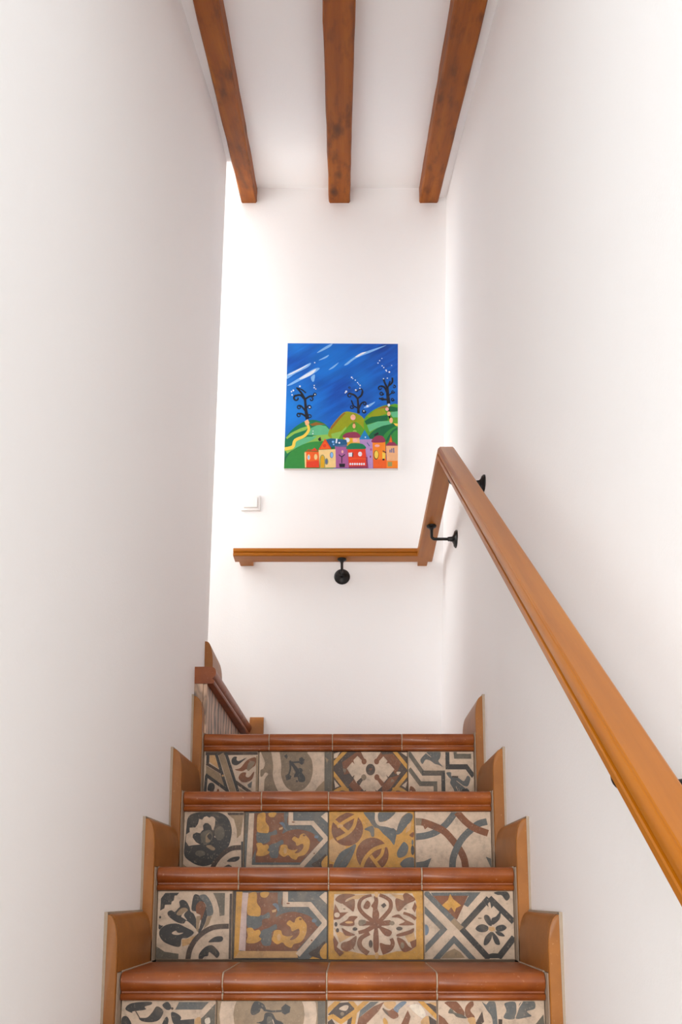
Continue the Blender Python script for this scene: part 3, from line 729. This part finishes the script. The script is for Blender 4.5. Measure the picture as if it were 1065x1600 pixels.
RISERS = {
    0: ([-0.4293, -0.2493, -0.0426, 0.1653, 0.3679], [('pinwheel', 'bone cement tile with charcoal pinwheel leaves, cut by the foot of the photo'), ('medallion', 'taupe cement tile with a wide bone ring round dark sprigs'), ('lattice', 'brown cement tile with ochre lattice and rust patches'), ('leaf_sprays', 'bone cement tile with rust and slate leaf sprays')]),
    1: ([-0.4293, -0.2595, -0.0476, 0.1657, 0.3679], [('blossom', 'bone cement tile with charcoal petals and a brown petal'), ('scroll_ochre', 'rust cement tile with ochre scroll, bordered in ochre and lilac'), ('rosette', 'bone cement tile with rust eight-armed rosette in ochre border'), ('crossed_bands', 'bone cement tile with crossed slate bands and black flower')]),
    2: ([-0.4293, -0.2717, -0.0536, 0.1694, 0.3679], [('dark_blossom', 'nearly black blossom cement tile with a scalloped bone shell'), ('scroll_bone', 'rust cement tile with ochre scroll, bordered in bone'), ('pomegranates', 'ochre cement tile with two brown pomegranates and slate leaves'), ('interlaced_rings', 'bone cement tile with interlaced slate and rust rings')]),
    3: ([-0.4293, -0.2674, -0.0479, 0.1724, 0.3679], [('strapwork', 'cement tile of crossing taupe straps with rust and dark swirls'), ('horseshoe', 'sand cement tile with bone horseshoe round a dark sprig'), ('star_cross', 'brown cement tile with bone star cross and ochre diamond lines'), ('zigzag_bands', 'bone cement tile with black zigzag bands and slate birds')]),
}
NOSE_X = {-1: [-0.24, -0.04, 0.16], 0: [-0.2375, -0.0424, 0.1646], 1: [-0.2473, -0.0463, 0.1619], 2: [-0.2275, -0.0537, 0.0853], 3: [-0.2363, -0.0498, 0.155]}
STEP_LABEL = {-1: None}
for k in range(-4, 4):
    y, z = Y1 + TREAD * k, Z1 + RISE * k
    bm = bmesh.new()
    back = y + TREAD + 0.027 if k < 3 else YB - 0.001
    box(bm, SX0 + 0.001, SX1 - 0.001, y + 0.0285, back, max(0.0, z - RISE - 0.02), z - 0.0205 if k >= -1 else z)
    step = bm_obj('step', bm, MORTAR)
    rel(stair, step)
    if k < -1: continue
    xs = [SX0 + 0.001] + NOSE_X[k] + [SX1 - 0.001]
    for a, b in zip(xs[:-1], xs[1:]):
        nosing(a, b, y, z, step)
    for xj in NOSE_X[k]:
        bm = bmesh.new()
        ins = [(p[0] + (0.0007 if p[0] < 0.1 else 0), p[1] + (-0.0008 if p[1] > -0.02 else 0.0008)) for p in NOSE_PROFILE]
        loft(bm, [[(xx, p[0], p[1]) for p in ins] for xx in (xj - 0.0014, xj + 0.0014)])
        g = bm_obj('grout_line', bm, GROUT, None, (0, y, z)); rel(step, g)
    if k >= 0:
        bx, ts = RISERS[k]
        for (key, lab), a, b in zip(ts, bx[:-1], bx[1:]):
            t = riser_tile(key, a, b, z - RISE + 0.0015, z - 0.0522, y + 0.0162, None, lab); rel(step, t)
        bm = bmesh.new()
        box(bm, SX0 + 0.001, SX1 - 0.001, y + 0.0245, y + 0.0283, z - RISE + 0.0012, z - 0.053)
        g = bm_obj('grout_line', bm, GROUT); rel(step, g)
    for sd in (-1, 1):
        skirting(sd, k, step)

# landing floor tiles behind the top nosing
ZL = Z1 + 3 * RISE
top_step = step
for i in range(4):
    for j in range(3):
        bm = bmesh.new()
        xa = -0.42 + i * 0.197; ya = Y1 + 3 * TREAD + 0.266 + j * 0.21
        box(bm, xa, xa + 0.194, ya, min(ya + 0.207, YB - 0.004), ZL - 0.0205, ZL, 0.002)
        o = bm_obj('landing_tile', bm, NOSE); rel(stair, o)

# first step of the second flight, turning left off the landing
zw = ZL + RISE
bm = bmesh.new()
box(bm, -0.60, -0.4370, 3.0, YB - 0.001, ZL - 0.02, zw - 0.053)
box(bm, -1.6, -0.60, 2.605, YB - 0.001, ZL - 0.3, zw - 0.0205)
box(bm, -1.6, -0.90, 2.605, YB - 0.001, zw - 0.1, zw + RISE); box(bm, -2.32, -1.20, 2.605, YB - 0.001, zw - 0.1, zw + 2 * RISE)
box(bm, -0.460, -0.4370, 2.545, 3.0, ZL - 0.02, zw - 0.053)
wstep = bm_obj('step', bm, MORTAR); rel(stair, wstep)


def side_nosing(ya, yb, xa, xb, first):
    bm = bmesh.new(); g = 0.0009
    rings = []
    for y, x in ((ya + g, xa), (yb - g, xb)):
        deep = 0.068
        rings.append([(x - (p[0] if p[0] < 0.03 else deep), y, p[1] if p[0] < 0.1 or p[1] > -0.01 else -0.052) for p in NOSE_PROFILE if not (p[0] > 0.02 and -0.03 < p[1] < -0.01 and p[0] < 0.1) and p != (0.034, -0.052)])
    loft(bm, rings)
    o = bm_obj('nosing_tile', bm, NOSE, None, (0, 0, zw), True); rel(wstep, o)


yy = [2.530, 2.74, 2.95, 3.16, 3.428]
nx = lambda y: -0.399 + 0.010 * (y - 2.55)
for a, b in zip(yy[:-1], yy[1:]): side_nosing(a, b, nx(a), nx(b), a == yy[0])

m, nt, b = new_mat('veined_riser_tile')
v = coords(nt, (2.0, 1.25, 0.75))
wv = nd(nt, 'ShaderNodeTexWave', wave_type='BANDS', bands_direction='Y'); wv.inputs['Scale'].default_value = 4.0
wv.inputs['Distortion'].default_value = 5.5; wv.inputs['Detail'].default_value = 2.5; wv.inputs['Detail Scale'].default_value = 3.0
nt.links.new(v, wv.inputs['Vector'])
c = ramp(nt, wv.outputs['Fac'], [(0.1, lin((112, 100, 92))), (0.45, lin((176, 146, 122))), (0.7, lin((150, 126, 108))), (0.95, lin((205, 172, 146)))])
nt.links.new(c, b.inputs['Base Color']); b.inputs['Roughness'].default_value = 0.5
VEIN = m
for a, bb in ((2.531, 2.77), (2.77, 2.975), (2.975, 3.18), (3.18, 3.426)):
    bm = bmesh.new()
    box(bm, -0.4365, -0.4255, a + 0.001, bb - 0.001, ZL + 0.0015, zw - 0.0525, 0.001)
    if a < 2.54: box(bm, -0.4640, -0.4370, a - 0.0005, a + 0.0115, ZL + 0.0015, zw - 0.0525, 0.001)
    o = bm_obj('riser_tile', bm, VEIN); o['label'] = 'grey and beige wavy-veined cement tile'; rel(wstep, o)

# skirting of the second flight: one upright on the back wall, one on the end of the left wall
bm = bmesh.new()
prof = skirt_profile(0.024, 0.068)
low = [(0.024, 0.0)] + [(p[0], p[1] + 0.166) for p in prof[1:]]
loft(bm, [[(x, YB + 0.003, ZL + 0.001)] + [(x, YB - p[0] + (0.001 if x > -0.35 else 0), ZL + 0.001 + p[1]) for p in low] + [(x, YB + 0.003, ZL + 0.001 + low[-1][1])] for x in (-0.3985, -0.3450, -0.3438)])
o = bm_obj('skirting_tile', bm, SKIRT, None, None, True); rel(wstep, o)
bm = bmesh.new()
xw = -0.4655
prof = skirt_profile(0.027, 0.130)
loft(bm, [[(xw - 0.03, y, zw + 0.001)] + [(xw + p[0] - d, y, zw + 0.001 + p[1]) for p in prof] + [(xw - 0.03, y, zw + 0.001 + prof[-1][1])] for y, d in ((2.705, 0.0), (2.94, 0.004))])
o = bm_obj('skirting_tile', bm, SKIRT, None, None, True); rel(wstep, o)

# ------------------------------------------------------------------ handrail
rail = thing('handrail', 'varnished orange-brown wooden handrail climbing the right wall and turning across the back wall', 'handrail', (0.312, 1.6, 0))
RZ = 2.515
half = [(-0.46, 0.0), (-0.5, 0.0025), (-0.5, 0.0105), (-0.475, 0.0125), (-0.42, 0.0130), (-0.42, 0.0165), (-0.455, 0.0172), (-0.49, 0.0190), (-0.50, 0.0225), (-0.495, 0.0275), (-0.470, 0.0315), (-0.43, 0.0340), (-0.40, 0.0345), (-0.385, 0.0362), (-0.36, 0.0370)]
RP = [(a, z) for a, z in half] + [(-a, z) for a, z in reversed(half)]
slope = 0.757
RX = 0.304
WID = [0.046, 0.055, 0.066, 0.068]
pts = [Vector((0.2995, 0.25, RZ - slope * (2.535 - 0.25))), Vector((RX, 2.535, RZ)), Vector((0.307, 3.352, RZ)), Vector((-0.468, 3.352, RZ))]
dirs = [(b - a).normalized() for a, b in zip(pts[:-1], pts[1:])]
rails = []
for i, (a, b) in enumerate(zip(pts[:-1], pts[1:])):
    d = dirs[i]; r = Vector((d.y, -d.x, 0)).normalized(); u = r.cross(d).normalized()
    if u.z < 0: u = -u
    def cut(P0, nrm, w):
        out = []
        for x, z in RP:
            p = P0 + r * (x * w) + u * z
            out.append(p + d * (-((p - P0).dot(nrm)) / d.dot(nrm)))
        return out
    n0 = d if i == 0 else (dirs[i - 1] + d).normalized()
    n1 = d if i == len(dirs) - 1 else (d + dirs[i + 1]).normalized()
    org = (a + b) / 2
    M = Matrix((r, d, u)).transposed()          # local x right, y along, z up
    Mi = M.inverted()
    bm = bmesh.new()
    loft(bm, [[Mi @ (p - org) for p in cut(a, n0, WID[i])], [Mi @ (p - org) for p in cut(b, n1, WID[i + 1])]])
    o = bm_obj('rail', bm, RAIL, None, org, True, 32)
    o.rotation_euler = M.to_euler()
    rel(rail, o); rails.append(o)
# short returns from the rail to the back wall
for x0, x1 in ((-0.452, -0.398), (0.283, 0.322)):
    bm = bmesh.new(); box(bm, x0, x1, 3.380, YB, RZ + 0.0005, RZ + 0.030, 0.001)
    o = bm_obj('wall_return', bm, RAIL); rel(rail, o)


def bracket(wall_pt, outdir, rail_pt, slope_rail=0.0, fl=1.0):
    """iron bracket: round wall flange, bent arm, small saddle under the rail"""
    w = Vector(wall_pt); o_ = Vector(outdir); rp = Vector(rail_pt)
    bm = bmesh.new()
    tube(bm, [w - o_ * 0.002, w + o_ * 0.004, w + o_ * 0.0055, w + o_ * 0.009, w + o_ * 0.011, w + o_ * 0.016, w + o_ * 0.032, w + o_ * 0.033],
         [0.033 * fl, 0.033 * fl, 0.031 * fl, 0.027 * fl, 0.019 * fl, 0.0095, 0.0078, 0.006], 24)
    br = bm_obj('bracket', bm, IRON, None, None, True); rel(rail, br)
    knee = Vector((rp.x, rp.y, w.z))
    arm = []
    r = 0.012
    arm.append(w + o_ * 0.028)
    arm.append(knee - o_ * r)
    for i in range(1, 6):
        a = math.pi / 2 * i / 6
        arm.append(knee - o_ * r + o_ * (r * math.sin(a)) + Vector((0, 0, r * (1 - math.cos(a)))))
    arm.append(knee + Vector((0, 0, r))); arm.append(rp - Vector((0, 0, 0.010)))
    bm = bmesh.new(); tube(bm, arm, [0.0055] * len(arm), 12)
    a_ = bm_obj('arm', bm, IRON, None, None, True); rel(br, a_)
    bm = bmesh.new()
    up = Vector((0, -slope_rail, 1)).normalized()
    tube(bm, [rp - Vector((0, 0, 0.016)), rp - up * 0.010, rp - up * 0.005, rp - up * 0.0002], [0.0065, 0.008, 0.0175, 0.0185], 18)
    s_ = bm_obj('saddle', bm, IRON, None, None, True); rel(br, s_)


bracket((-0.030, YB, 2.468), (0, -1, 0), (-0.030, 3.352, RZ))
for y in (3.03, 2.45, 0.985):
    zr = RZ if y > 2.535 else RZ - slope * (2.535 - y)
    zf = zr - (0.052 if y > 2.535 else 0.058 if y > 2 else 0.054)
    bracket((wall_r(zf, y), y, zf), (-1, 0, 0), (RX, y, zr), 0 if y > 2.535 else slope, 1.0 if y > 2.535 else 0.78)

# ------------------------------------------------------------------ light switch
sw = thing('light_switch', 'white square light switch on the back wall above the handrail end', 'light switch', (-0.415, YB, 2.792))
bm = bmesh.new()
x0, x1, z0, z1 = -0.4550, -0.3735, 2.7585, 2.8265
box(bm, x0, x1, YB - 0.009, YB + 0.001, z0, z1, 0.002, 2)
o = bm_obj('switch_frame', bm, SWITCH, None, None, True); rel(sw, o)
bm = bmesh.new()
fs = box(bm, x0 + 0.012, x1 - 0.012, YB - 0.0125, YB - 0.008, z0 + 0.011, z1 - 0.011, 0.0012)
for vtx in bm.verts:
    if vtx.co.y < YB - 0.010: vtx.co.y -= 0.003 * (vtx.co.x - x0) / (x1 - x0)
o = bm_obj('rocker', bm, SWITCH, None, None); rel(sw, o)

# ------------------------------------------------------------------ painting
pic = thing('painting', 'unframed canvas of bright village houses, green hills and curly black trees under blue sky', 'painting', (-0.033, YB, 3.235))
TL, TR, BR, BL = (-0.2675, 3.5285), (0.2110, 3.5255), (0.2048, 2.9440), (-0.2760, 2.9440)
DEPTH = 0.014
def on_canvas(u, v, l=0.0):
    xt, zt = TL[0] + (TR[0] - TL[0]) * u, TL[1] + (TR[1] - TL[1]) * u
    xb, zb = BL[0] + (BR[0] - BL[0]) * u, BL[1] + (BR[1] - BL[1]) * u
    return Vector((xt + (xb - xt) * v, YB - DEPTH - l, zt + (zb - zt) * v))
bm = bmesh.new()
fr = [bm.verts.new(on_canvas(u, v)) for u, v in ((0, 0), (1, 0), (1, 1), (0, 1))]
bk = [bm.verts.new(on_canvas(u, v) + Vector((0, DEPTH - 0.001, 0))) for u, v in ((0, 0), (1, 0), (1, 1), (0, 1))]
bm.faces.new(fr); bm.faces.new(bk[::-1])
for i in range(4): bm.faces.new((fr[i], bk[i], bk[(i + 1) % 4], fr[(i + 1) % 4]))
o = bm_obj('canvas', bm, CANVAS); rel(pic, o)

m, nt, b = new_mat('painted_blue_sky')
tc = nd(nt, 'ShaderNodeTexCoord'); mp = nd(nt, 'ShaderNodeMapping')
mr = nd(nt, 'ShaderNodeMapping'); mr.inputs['Rotation'].default_value = (0, math.radians(33), 0)
mp.inputs['Scale'].default_value = (3.5, 10, 26)
nt.links.new(tc.outputs['Object'], mr.inputs['Vector']); nt.links.new(mr.outputs['Vector'], mp.inputs['Vector'])
n1 = noise(nt, mp.outputs['Vector'], 1.0, 5, 0.6)
c = ramp(nt, n1, [(0.28, lin((0, 54, 140))), (0.48, lin((0, 78, 180))), (0.62, lin((0, 98, 205))), (0.8, lin((30, 140, 225)))])
for px_, pz_, rr_, am_ in ((-0.24, -0.02, 0.20, 0.85), (-0.20, 0.28, 0.07, 0.5), (-0.06, 0.20, 0.10, 0.35), (0.09, 0.12, 0.06, 0.4)):
    vd = nd(nt, 'ShaderNodeVectorMath', operation='DISTANCE'); vd.inputs[1].default_value = (px_ - 0.033, YB - DEPTH, 3.235 + pz_); nt.links.new(tc.outputs['Object'], vd.inputs[0])
    md = nd(nt, 'ShaderNodeMath', operation='MULTIPLY'); md.inputs[1].default_value = 1 / rr_; nt.links.new(vd.outputs['Value'], md.inputs[0])
    rm = ramp(nt, md.outputs[0], [(0.1, (am_, am_, am_)), (1.0, (0, 0, 0))])
    c = mixc(nt, rm, c, lin((20, 140, 232)))
mp2 = nd(nt, 'ShaderNodeMapping'); mp2.inputs['Scale'].default_value = (4, 4, 4)
nt.links.new(tc.outputs['Object'], mp2.inputs['Vector'])
n2 = noise(nt, mp2.outputs['Vector'], 1.0, 2)
c = mixc(nt, ramp(nt, n2, [(0.4, (0, 0, 0)), (0.7, (0.6, 0.6, 0.6))]), c, lin((0, 120, 220)))
nt.links.new(c, b.inputs['Base Color']); b.inputs['Roughness'].default_value = 0.45
PAINT_SKY = m
PAINTS = {
    'white': (225, 232, 245), 'pale': (130, 185, 240), 'sky2': (40, 145, 230), 'black': (22, 26, 38), 'teal': (8, 122, 80), 'green': (46, 140, 60), 'lime': (140, 190, 80), 'olive': (148, 158, 16), 'mint': (96, 186, 136),
    'leaf': (90, 160, 36), 'deep': (6, 104, 62), 'brown': (150, 100, 34), 'yellow': (240, 206, 80), 'gold': (222, 168, 20), 'orange': (236, 96, 30), 'red': (226, 62, 32), 'cream': (240, 206, 140), 'peach': (236, 178, 130),
    'mauve': (166, 92, 150), 'lav': (176, 140, 196), 'plum': (146, 50, 84), 'blueroof': (24, 92, 140), 'cyan': (16, 128, 190), 'tang': (244, 134, 30), 'slateblue': (88, 104, 150), 'pink': (240, 176, 170), 'line': (150, 150, 90)}
PM = {k: mat_plain('paint_' + k, v, 0.5, 0, 0.12, 60) for k, v in PAINTS.items()}


def curl(x, y, r, a0, turns, w, col='black', shrink=0.45):
    n = int(10 * abs(turns)) + 3
    return (L, col, (w, w * 0.6), [(x + r * (1 - (1 - shrink) * i / n) * math.cos(a0 + 2 * math.pi * turns * i / n), y + r * (1 - (1 - shrink) * i / n) * math.sin(a0 + 2 * math.pi * turns * i / n)) for i in range(n + 1)])


X0, YT = 95, 97
SH = [
    (S, 'pale', [(90, 350), (180, 305), (275, 255), (255, 290), (150, 345), (92, 385)]), (S, 'white', [(95, 355), (170, 312), (262, 266), (200, 308), (130, 345)]),
    (S, 'pale', [(95, 435), (190, 375), (300, 305), (350, 300), (290, 350), (200, 395), (120, 435)]), (S, 'white', [(190, 380), (270, 330), (320, 305), (290, 345), (210, 385)]),
    (S, 'pale', [(330, 170), (400, 120), (450, 98), (430, 125), (350, 168)]), (S, 'pale', [(545, 270), (620, 210), (700, 168), (880, 108), (760, 165), (640, 215), (570, 268)]), (S, 'white', [(630, 205), (680, 172), (720, 165), (660, 200)]),
    (S, 'pale', [(340, 235), (420, 190), (400, 215)]), (S, 'pale', [(420, 310), (500, 250), (460, 295)]), (S, 'pale', [(280, 370), (310, 350), (305, 400), (290, 405)]), (S, 'pale', [(700, 610), (790, 565), (740, 610)]),
    # hills
    (S, 'teal', [(60, 900), (100, 820), (170, 755), (250, 715), (330, 715), (400, 750), (450, 820), (470, 900), (470, 1000), (60, 1000)]),
    (P, 'lime', [(80, 850), (120, 815), (200, 775), (270, 755), (240, 790), (150, 820), (90, 862)]), (P, 'mint', [(280, 775), (340, 748), (400, 760), (450, 815), (440, 840), (300, 830), (250, 830)]), (P, 'brown', [(270, 745), (320, 728), (395, 745), (340, 752), (290, 758)]),
    (P, 'lime', [(260, 870), (300, 835), (440, 822), (520, 800), (540, 860), (400, 880), (200, 905), (90, 975), (75, 950), (160, 905)]), (P, 'mint', [(160, 880), (250, 845), (330, 840), (290, 870), (150, 935), (110, 940)]),
    (S, 'olive', [(430, 780), (490, 700), (545, 648), (610, 650), (680, 680), (730, 750), (760, 840), (600, 870), (430, 850)]), (P, 'brown', [(432, 775), (500, 692), (545, 650), (555, 655), (500, 715), (440, 790)]),
    (P, 'lime', [(440, 820), (520, 800), (560, 760), (560, 850), (450, 870)]), (S, 'leaf', [(505, 870), (560, 780), (625, 725), (690, 770), (735, 850), (680, 890)]),
    (S, 'leaf', [(700, 720), (750, 650), (830, 605), (900, 590), (985, 610), (985, 900), (740, 850)]), (P, 'olive', [(725, 685), (790, 628), (870, 600), (860, 625), (880, 660), (790, 690)]), (P, 'brown', [(790, 630), (850, 602), (930, 592), (870, 615)]), (P, 'deep', [(900, 600), (975, 612), (975, 650), (900, 640)]),
    (P, 'deep', [(705, 720), (760, 685), (890, 672), (890, 715), (800, 725), (720, 748)]), (P, 'mint', [(725, 752), (810, 722), (900, 718), (920, 742), (800, 775), (745, 805)]), (P, 'mint', [(905, 650), (975, 640), (975, 690), (930, 690)]),
    (S, 'deep', [(740, 835), (800, 780), (880, 750), (985, 750), (985, 920), (740, 920)]), (S, 'green', [(850, 850), (900, 790), (985, 760), (985, 920), (860, 920)]), (A, 'deep', 16, [(880, 880), (930, 800), (980, 775)]),
    (S, 'green', [(55, 1100), (65, 1020), (140, 945), (240, 895), (340, 880), (420, 900), (460, 1100)]), (P, 'deep', [(66, 1005), (130, 945), (85, 1010), (70, 1060)]),
    (A, 'yellow', (26, 20), [(70, 940), (135, 922), (155, 872), (225, 838), (262, 790), (252, 745)]), (P, 'peach', [(228, 722), (255, 706), (268, 735), (250, 758), (238, 752)]),
    # trees
    (L, 'black', (30, 16), [(252, 705), (240, 640), (232, 540)]), (A, 'black', (20, 12), [(236, 560), (205, 500), (165, 455)]), (A, 'black', 10, [(170, 460), (205, 470), (240, 498)]), (A, 'black', 14, [(236, 545), (270, 525), (305, 522)]), curl(312, 510, 13, 2.4, 1.0, 9), curl(282, 548, 16, -1.4, 0.8, 11),
    (A, 'black', 16, [(222, 540), (195, 515), (158, 520)]), curl(165, 540, 24, -1.8, -0.8, 16), (A, 'black', 14, [(235, 640), (205, 605), (180, 598)]), curl(186, 612, 16, -2.0, -0.9, 10), (A, 'black', 14, [(245, 690), (210, 665), (180, 662)]), curl(184, 674, 17, -1.8, -0.9, 10), curl(268, 612, 18, 2.8, 1.0, 10), curl(270, 684, 17, 2.6, 1.0, 10),
    (L, 'black', (22, 14), [(658, 660), (655, 600), (650, 535)]), (A, 'black', 15, [(652, 545), (625, 515), (585, 500)]), curl(588, 517, 18, -1.6, -0.8, 11), (A, 'black', 15, [(650, 540), (680, 515), (690, 480)]), curl(668, 480, 22, 0, -0.45, 11), curl(640, 475, 12, 0, 1, 8), (A, 'black', 13, [(660, 620), (680, 580), (705, 568)]), curl(704, 582, 15, -1.5, 0.8, 10), curl(700, 642, 15, 0, 1.1, 11), curl(604, 608, 15, 0, 1.1, 9), (L, 'black', 10, [(655, 620), (618, 600), (600, 555)]), curl(585, 452, 9, 0, 1, 6),
    (L, 'black', (28, 20), [(897, 580), (890, 520), (886, 450)]), (A, 'black', 15, [(888, 460), (868, 420), (855, 380)]), (A, 'black', 14, [(895, 440), (925, 410), (925, 372)]), (L, 'black', 11, [(885, 470), (908, 400)]), (A, 'black', 14, [(882, 490), (862, 450), (832, 440)]), curl(830, 458, 17, -1.5, -0.8, 11), curl(940, 446, 13, -2, 0.9, 9), curl(930, 486, 13, 0, 1.0, 9), curl(928, 548, 13, 0, 1.1, 10), curl(840, 500, 16, 0, 1.1, 11), curl(848, 542, 13, 0, 1.1, 9), (L, 'black', 12, [(890, 550), (850, 545), (820, 540)]), (L, 'black', 9, [(890, 520), (930, 490)]),
]
for x, y, r in ((125, 488, 6), (140, 478, 7), (192, 445, 7), (130, 514, 6), (306, 438, 5), (306, 456, 6), (318, 466, 5), (603, 372, 6), (612, 382, 4), (632, 394, 5), (650, 414, 5), (670, 436, 6), (658, 425, 4), (560, 486, 8), (552, 496, 5), (636, 474, 7), (668, 460, 5), (825, 236, 5), (843, 218, 4), (812, 256, 5), (845, 278, 5), (858, 292, 5), (876, 314, 6), (902, 328, 7), (880, 322, 4), (920, 275, 4), (856, 382, 5), (886, 378, 5), (312, 510, 5), (270, 612, 6), (728, 602, 9), (700, 640, 5), (295, 820, 5), (296, 800, 4), (310, 255, 5)):
    SH.append((C, 'white', (x, y, r, r)))
SH += [
    (C, 'pink', (614, 692, 20, 22)), (P, 'peach', [(596, 692), (614, 664), (632, 692)]), (C, 'peach', (622, 760, 12, 18)), (P, 'brown', [(610, 745), (622, 725), (634, 745), (622, 742)]), (C, 'lime', (628, 803, 16, 12)),
    (L, 'black', 14, [(896, 620), (900, 680), (920, 730)]), (C, 'white', (898, 594, 10, 12)), (C, 'pink', (884, 626, 14, 14)), (C, 'peach', (898, 662, 14, 18)), (C, 'peach', (916, 715, 14, 22)), (P, 'yellow', [(935, 738), (975, 740), (975, 762), (950, 756)]), (P, 'black', [(335, 862), (355, 845), (362, 875), (345, 880)]),
    # houses, back row
    (P, 'gold', [(535, 850), (665, 845), (668, 900), (560, 925)]), (P, 'peach', [(610, 850), (666, 850), (668, 890), (612, 890)]), (S, 'plum', [(530, 845), (560, 815), (640, 808), (672, 850), (560, 852)]), (C, 'white', (568, 870, 20, 18)), (C, 'pink', (632, 872, 18, 14)),
    (P, 'lav', [(665, 862), (770, 862), (772, 1090), (690, 1090)]), (P, 'cyan', [(662, 865), (706, 790), (752, 865)]), (C, 'mauve', (757, 944, 9, 10)), (C, 'plum', (752, 1000, 6, 9)), (L, 'slateblue', 8, [(725, 890), (745, 918)]), (C, 'white', (712, 848, 5, 6)), (L, 'mauve', 8, [(712, 970), (735, 1090)]),
    (P, 'tang', [(768, 885), (870, 880), (880, 1090), (775, 1090)]), (P, 'orange', [(775, 1020), (880, 1020), (880, 1090), (775, 1090)]), (S, 'plum', [(760, 885), (790, 842), (845, 838), (872, 882), (820, 890)]), (L, 'black', 14, [(782, 834), (815, 815)]), (C, 'pink', (806, 915, 20, 10)), (C, 'black', (798, 986, 20, 36)), (C, 'yellow', (799, 984, 16, 31)), (P, 'yellow', [(846, 965), (872, 975), (866, 1018), (848, 1022)]), (L, 'black', 7, [(850, 955), (880, 970)]), (C, 'black', (856, 1022, 10, 7)),
    (P, 'peach', [(876, 915), (970, 915), (970, 1035), (882, 1035)]), (P, 'tang', [(880, 1032), (970, 1032), (970, 1090), (880, 1090)]), (P, 'line', [(890, 1040), (925, 1040), (925, 1075), (890, 1075)]), (P, 'plum', [(868, 915), (900, 885), (940, 885), (972, 915)]), (P, 'brown', [(896, 888), (914, 828), (932, 888)]), (P, 'orange', [(902, 888), (914, 845), (924, 888)]),
    (L, 'slateblue', 9, [(908, 968), (908, 945)]), (L, 'slateblue', 9, [(922, 968), (922, 936)]), (L, 'slateblue', 9, [(938, 970), (936, 932)]),
    # houses, front row
    (P, 'orange', [(232, 962), (342, 962), (345, 1085), (238, 1085)]), (P, 'cream', [(228, 968), (242, 968), (242, 1085), (232, 1085)]), (P, 'brown', [(240, 960), (255, 942), (335, 945), (340, 965)]), (P, 'red', [(280, 955), (310, 930), (330, 955)]), (C, 'cream', (262, 1005, 13, 22)), (C, 'pale', (262, 1006, 7, 16)), (C, 'cream', (318, 1002, 13, 22)), (P, 'red', [(245, 1040), (340, 1030), (345, 1085), (245, 1085)]),
    (P, 'mauve', [(470, 915), (585, 915), (580, 1088), (475, 1088)]), (P, 'slateblue', [(470, 910), (560, 900), (570, 925), (480, 925)]), (P, 'blueroof', [(398, 868), (440, 858), (560, 868), (570, 905), (470, 918), (440, 930)]), (C, 'pale', (455, 885, 9, 9)), (C, 'white', (505, 893, 8, 7)), (L, 'white', 12, [(485, 860), (480, 895)]), (C, 'pale', (460, 905, 7, 6)),
    (P, 'cream', [(340, 948), (475, 942), (478, 1085), (350, 1088)]), (P, 'orange', [(345, 945), (392, 868), (438, 940)]), (L, 'red', 8, [(345, 945), (392, 868), (438, 940)]), (C, 'red', (388, 915, 14, 14)), (P, 'gold', [(352, 1085), (355, 1010), (372, 988), (388, 1012), (390, 1085)]), (A, 'line', 7, [(353, 1085), (355, 1010), (372, 988), (388, 1010), (390, 1085)]), (C, 'line', (404, 1038, 14, 26)), (C, 'slateblue', (403, 1038, 9, 20)), (C, 'slateblue', (444, 988, 14, 24)), (C, 'pale', (445, 988, 10, 20)),
    (C, 'pink', (530, 962, 8, 12)), (A, 'black', 7, [(502, 985), (525, 1000), (550, 982)]), (L, 'black', 6, [(525, 1000), (525, 1050)]), (P, 'black', [(503, 1055), (552, 1055), (548, 1082), (508, 1082)]),
    (P, 'red', [(570, 940), (712, 938), (725, 1085), (582, 1085)]), (S, 'teal', [(560, 940), (590, 900), (640, 895), (695, 905), (715, 938), (640, 942)]), (P, 'white', [(577, 970), (608, 968), (608, 1000), (580, 1000)]), (P, 'black', [(608, 968), (616, 972), (614, 1004), (606, 1000)]), (C, 'white', (670, 980, 16, 18)), (L, 'pink', 4, [(655, 980), (686, 980)]), (P, 'plum', [(712, 1010), (728, 1000), (732, 1088), (722, 1088)]), (A, 'orange', 6, [(585, 1022), (640, 1014), (720, 1018)])]
for i in range(7): SH.append((C, 'white', (593 + i * 18, 1058, 7, 9)))
SH.append((P, 'plum', [(580, 1076), (725, 1072), (728, 1092), (580, 1092)]))

bm = bmesh.new()
keys = ['SKY']
def pidx(k):
    if k not in keys: keys.append(k)
    return keys.index(k)
def place_pic(u, v, l):
    # crop pixels -> canvas (the picture's left edge runs from x 95 at the top to 65 at the foot)
    x, y = u * 1065, v * 1166
    vv = (y - 97) / 993.0; left = 95 - 30 * vv
    uu = (x - left) / (970 - left)
    return on_canvas(min(1, max(0, uu)), min(1, max(0, vv)), 0.0002 + l)
f = bm.faces.new([bm.verts.new(on_canvas(u, v, 0.0002)) for u, v in ((0, 0), (0, 1), (1, 1), (1, 0))])
print_shapes(bm, SH, 1065, 1166, place_pic, pidx, 0.000015)
me = bpy.data.meshes.new('painted_picture'); bm.to_mesh(me); bm.free()
me.materials.append(PAINT_SKY)
for k in keys[1:]: me.materials.append(PM[k])
o = link('painted_picture', me); rel(pic, o)
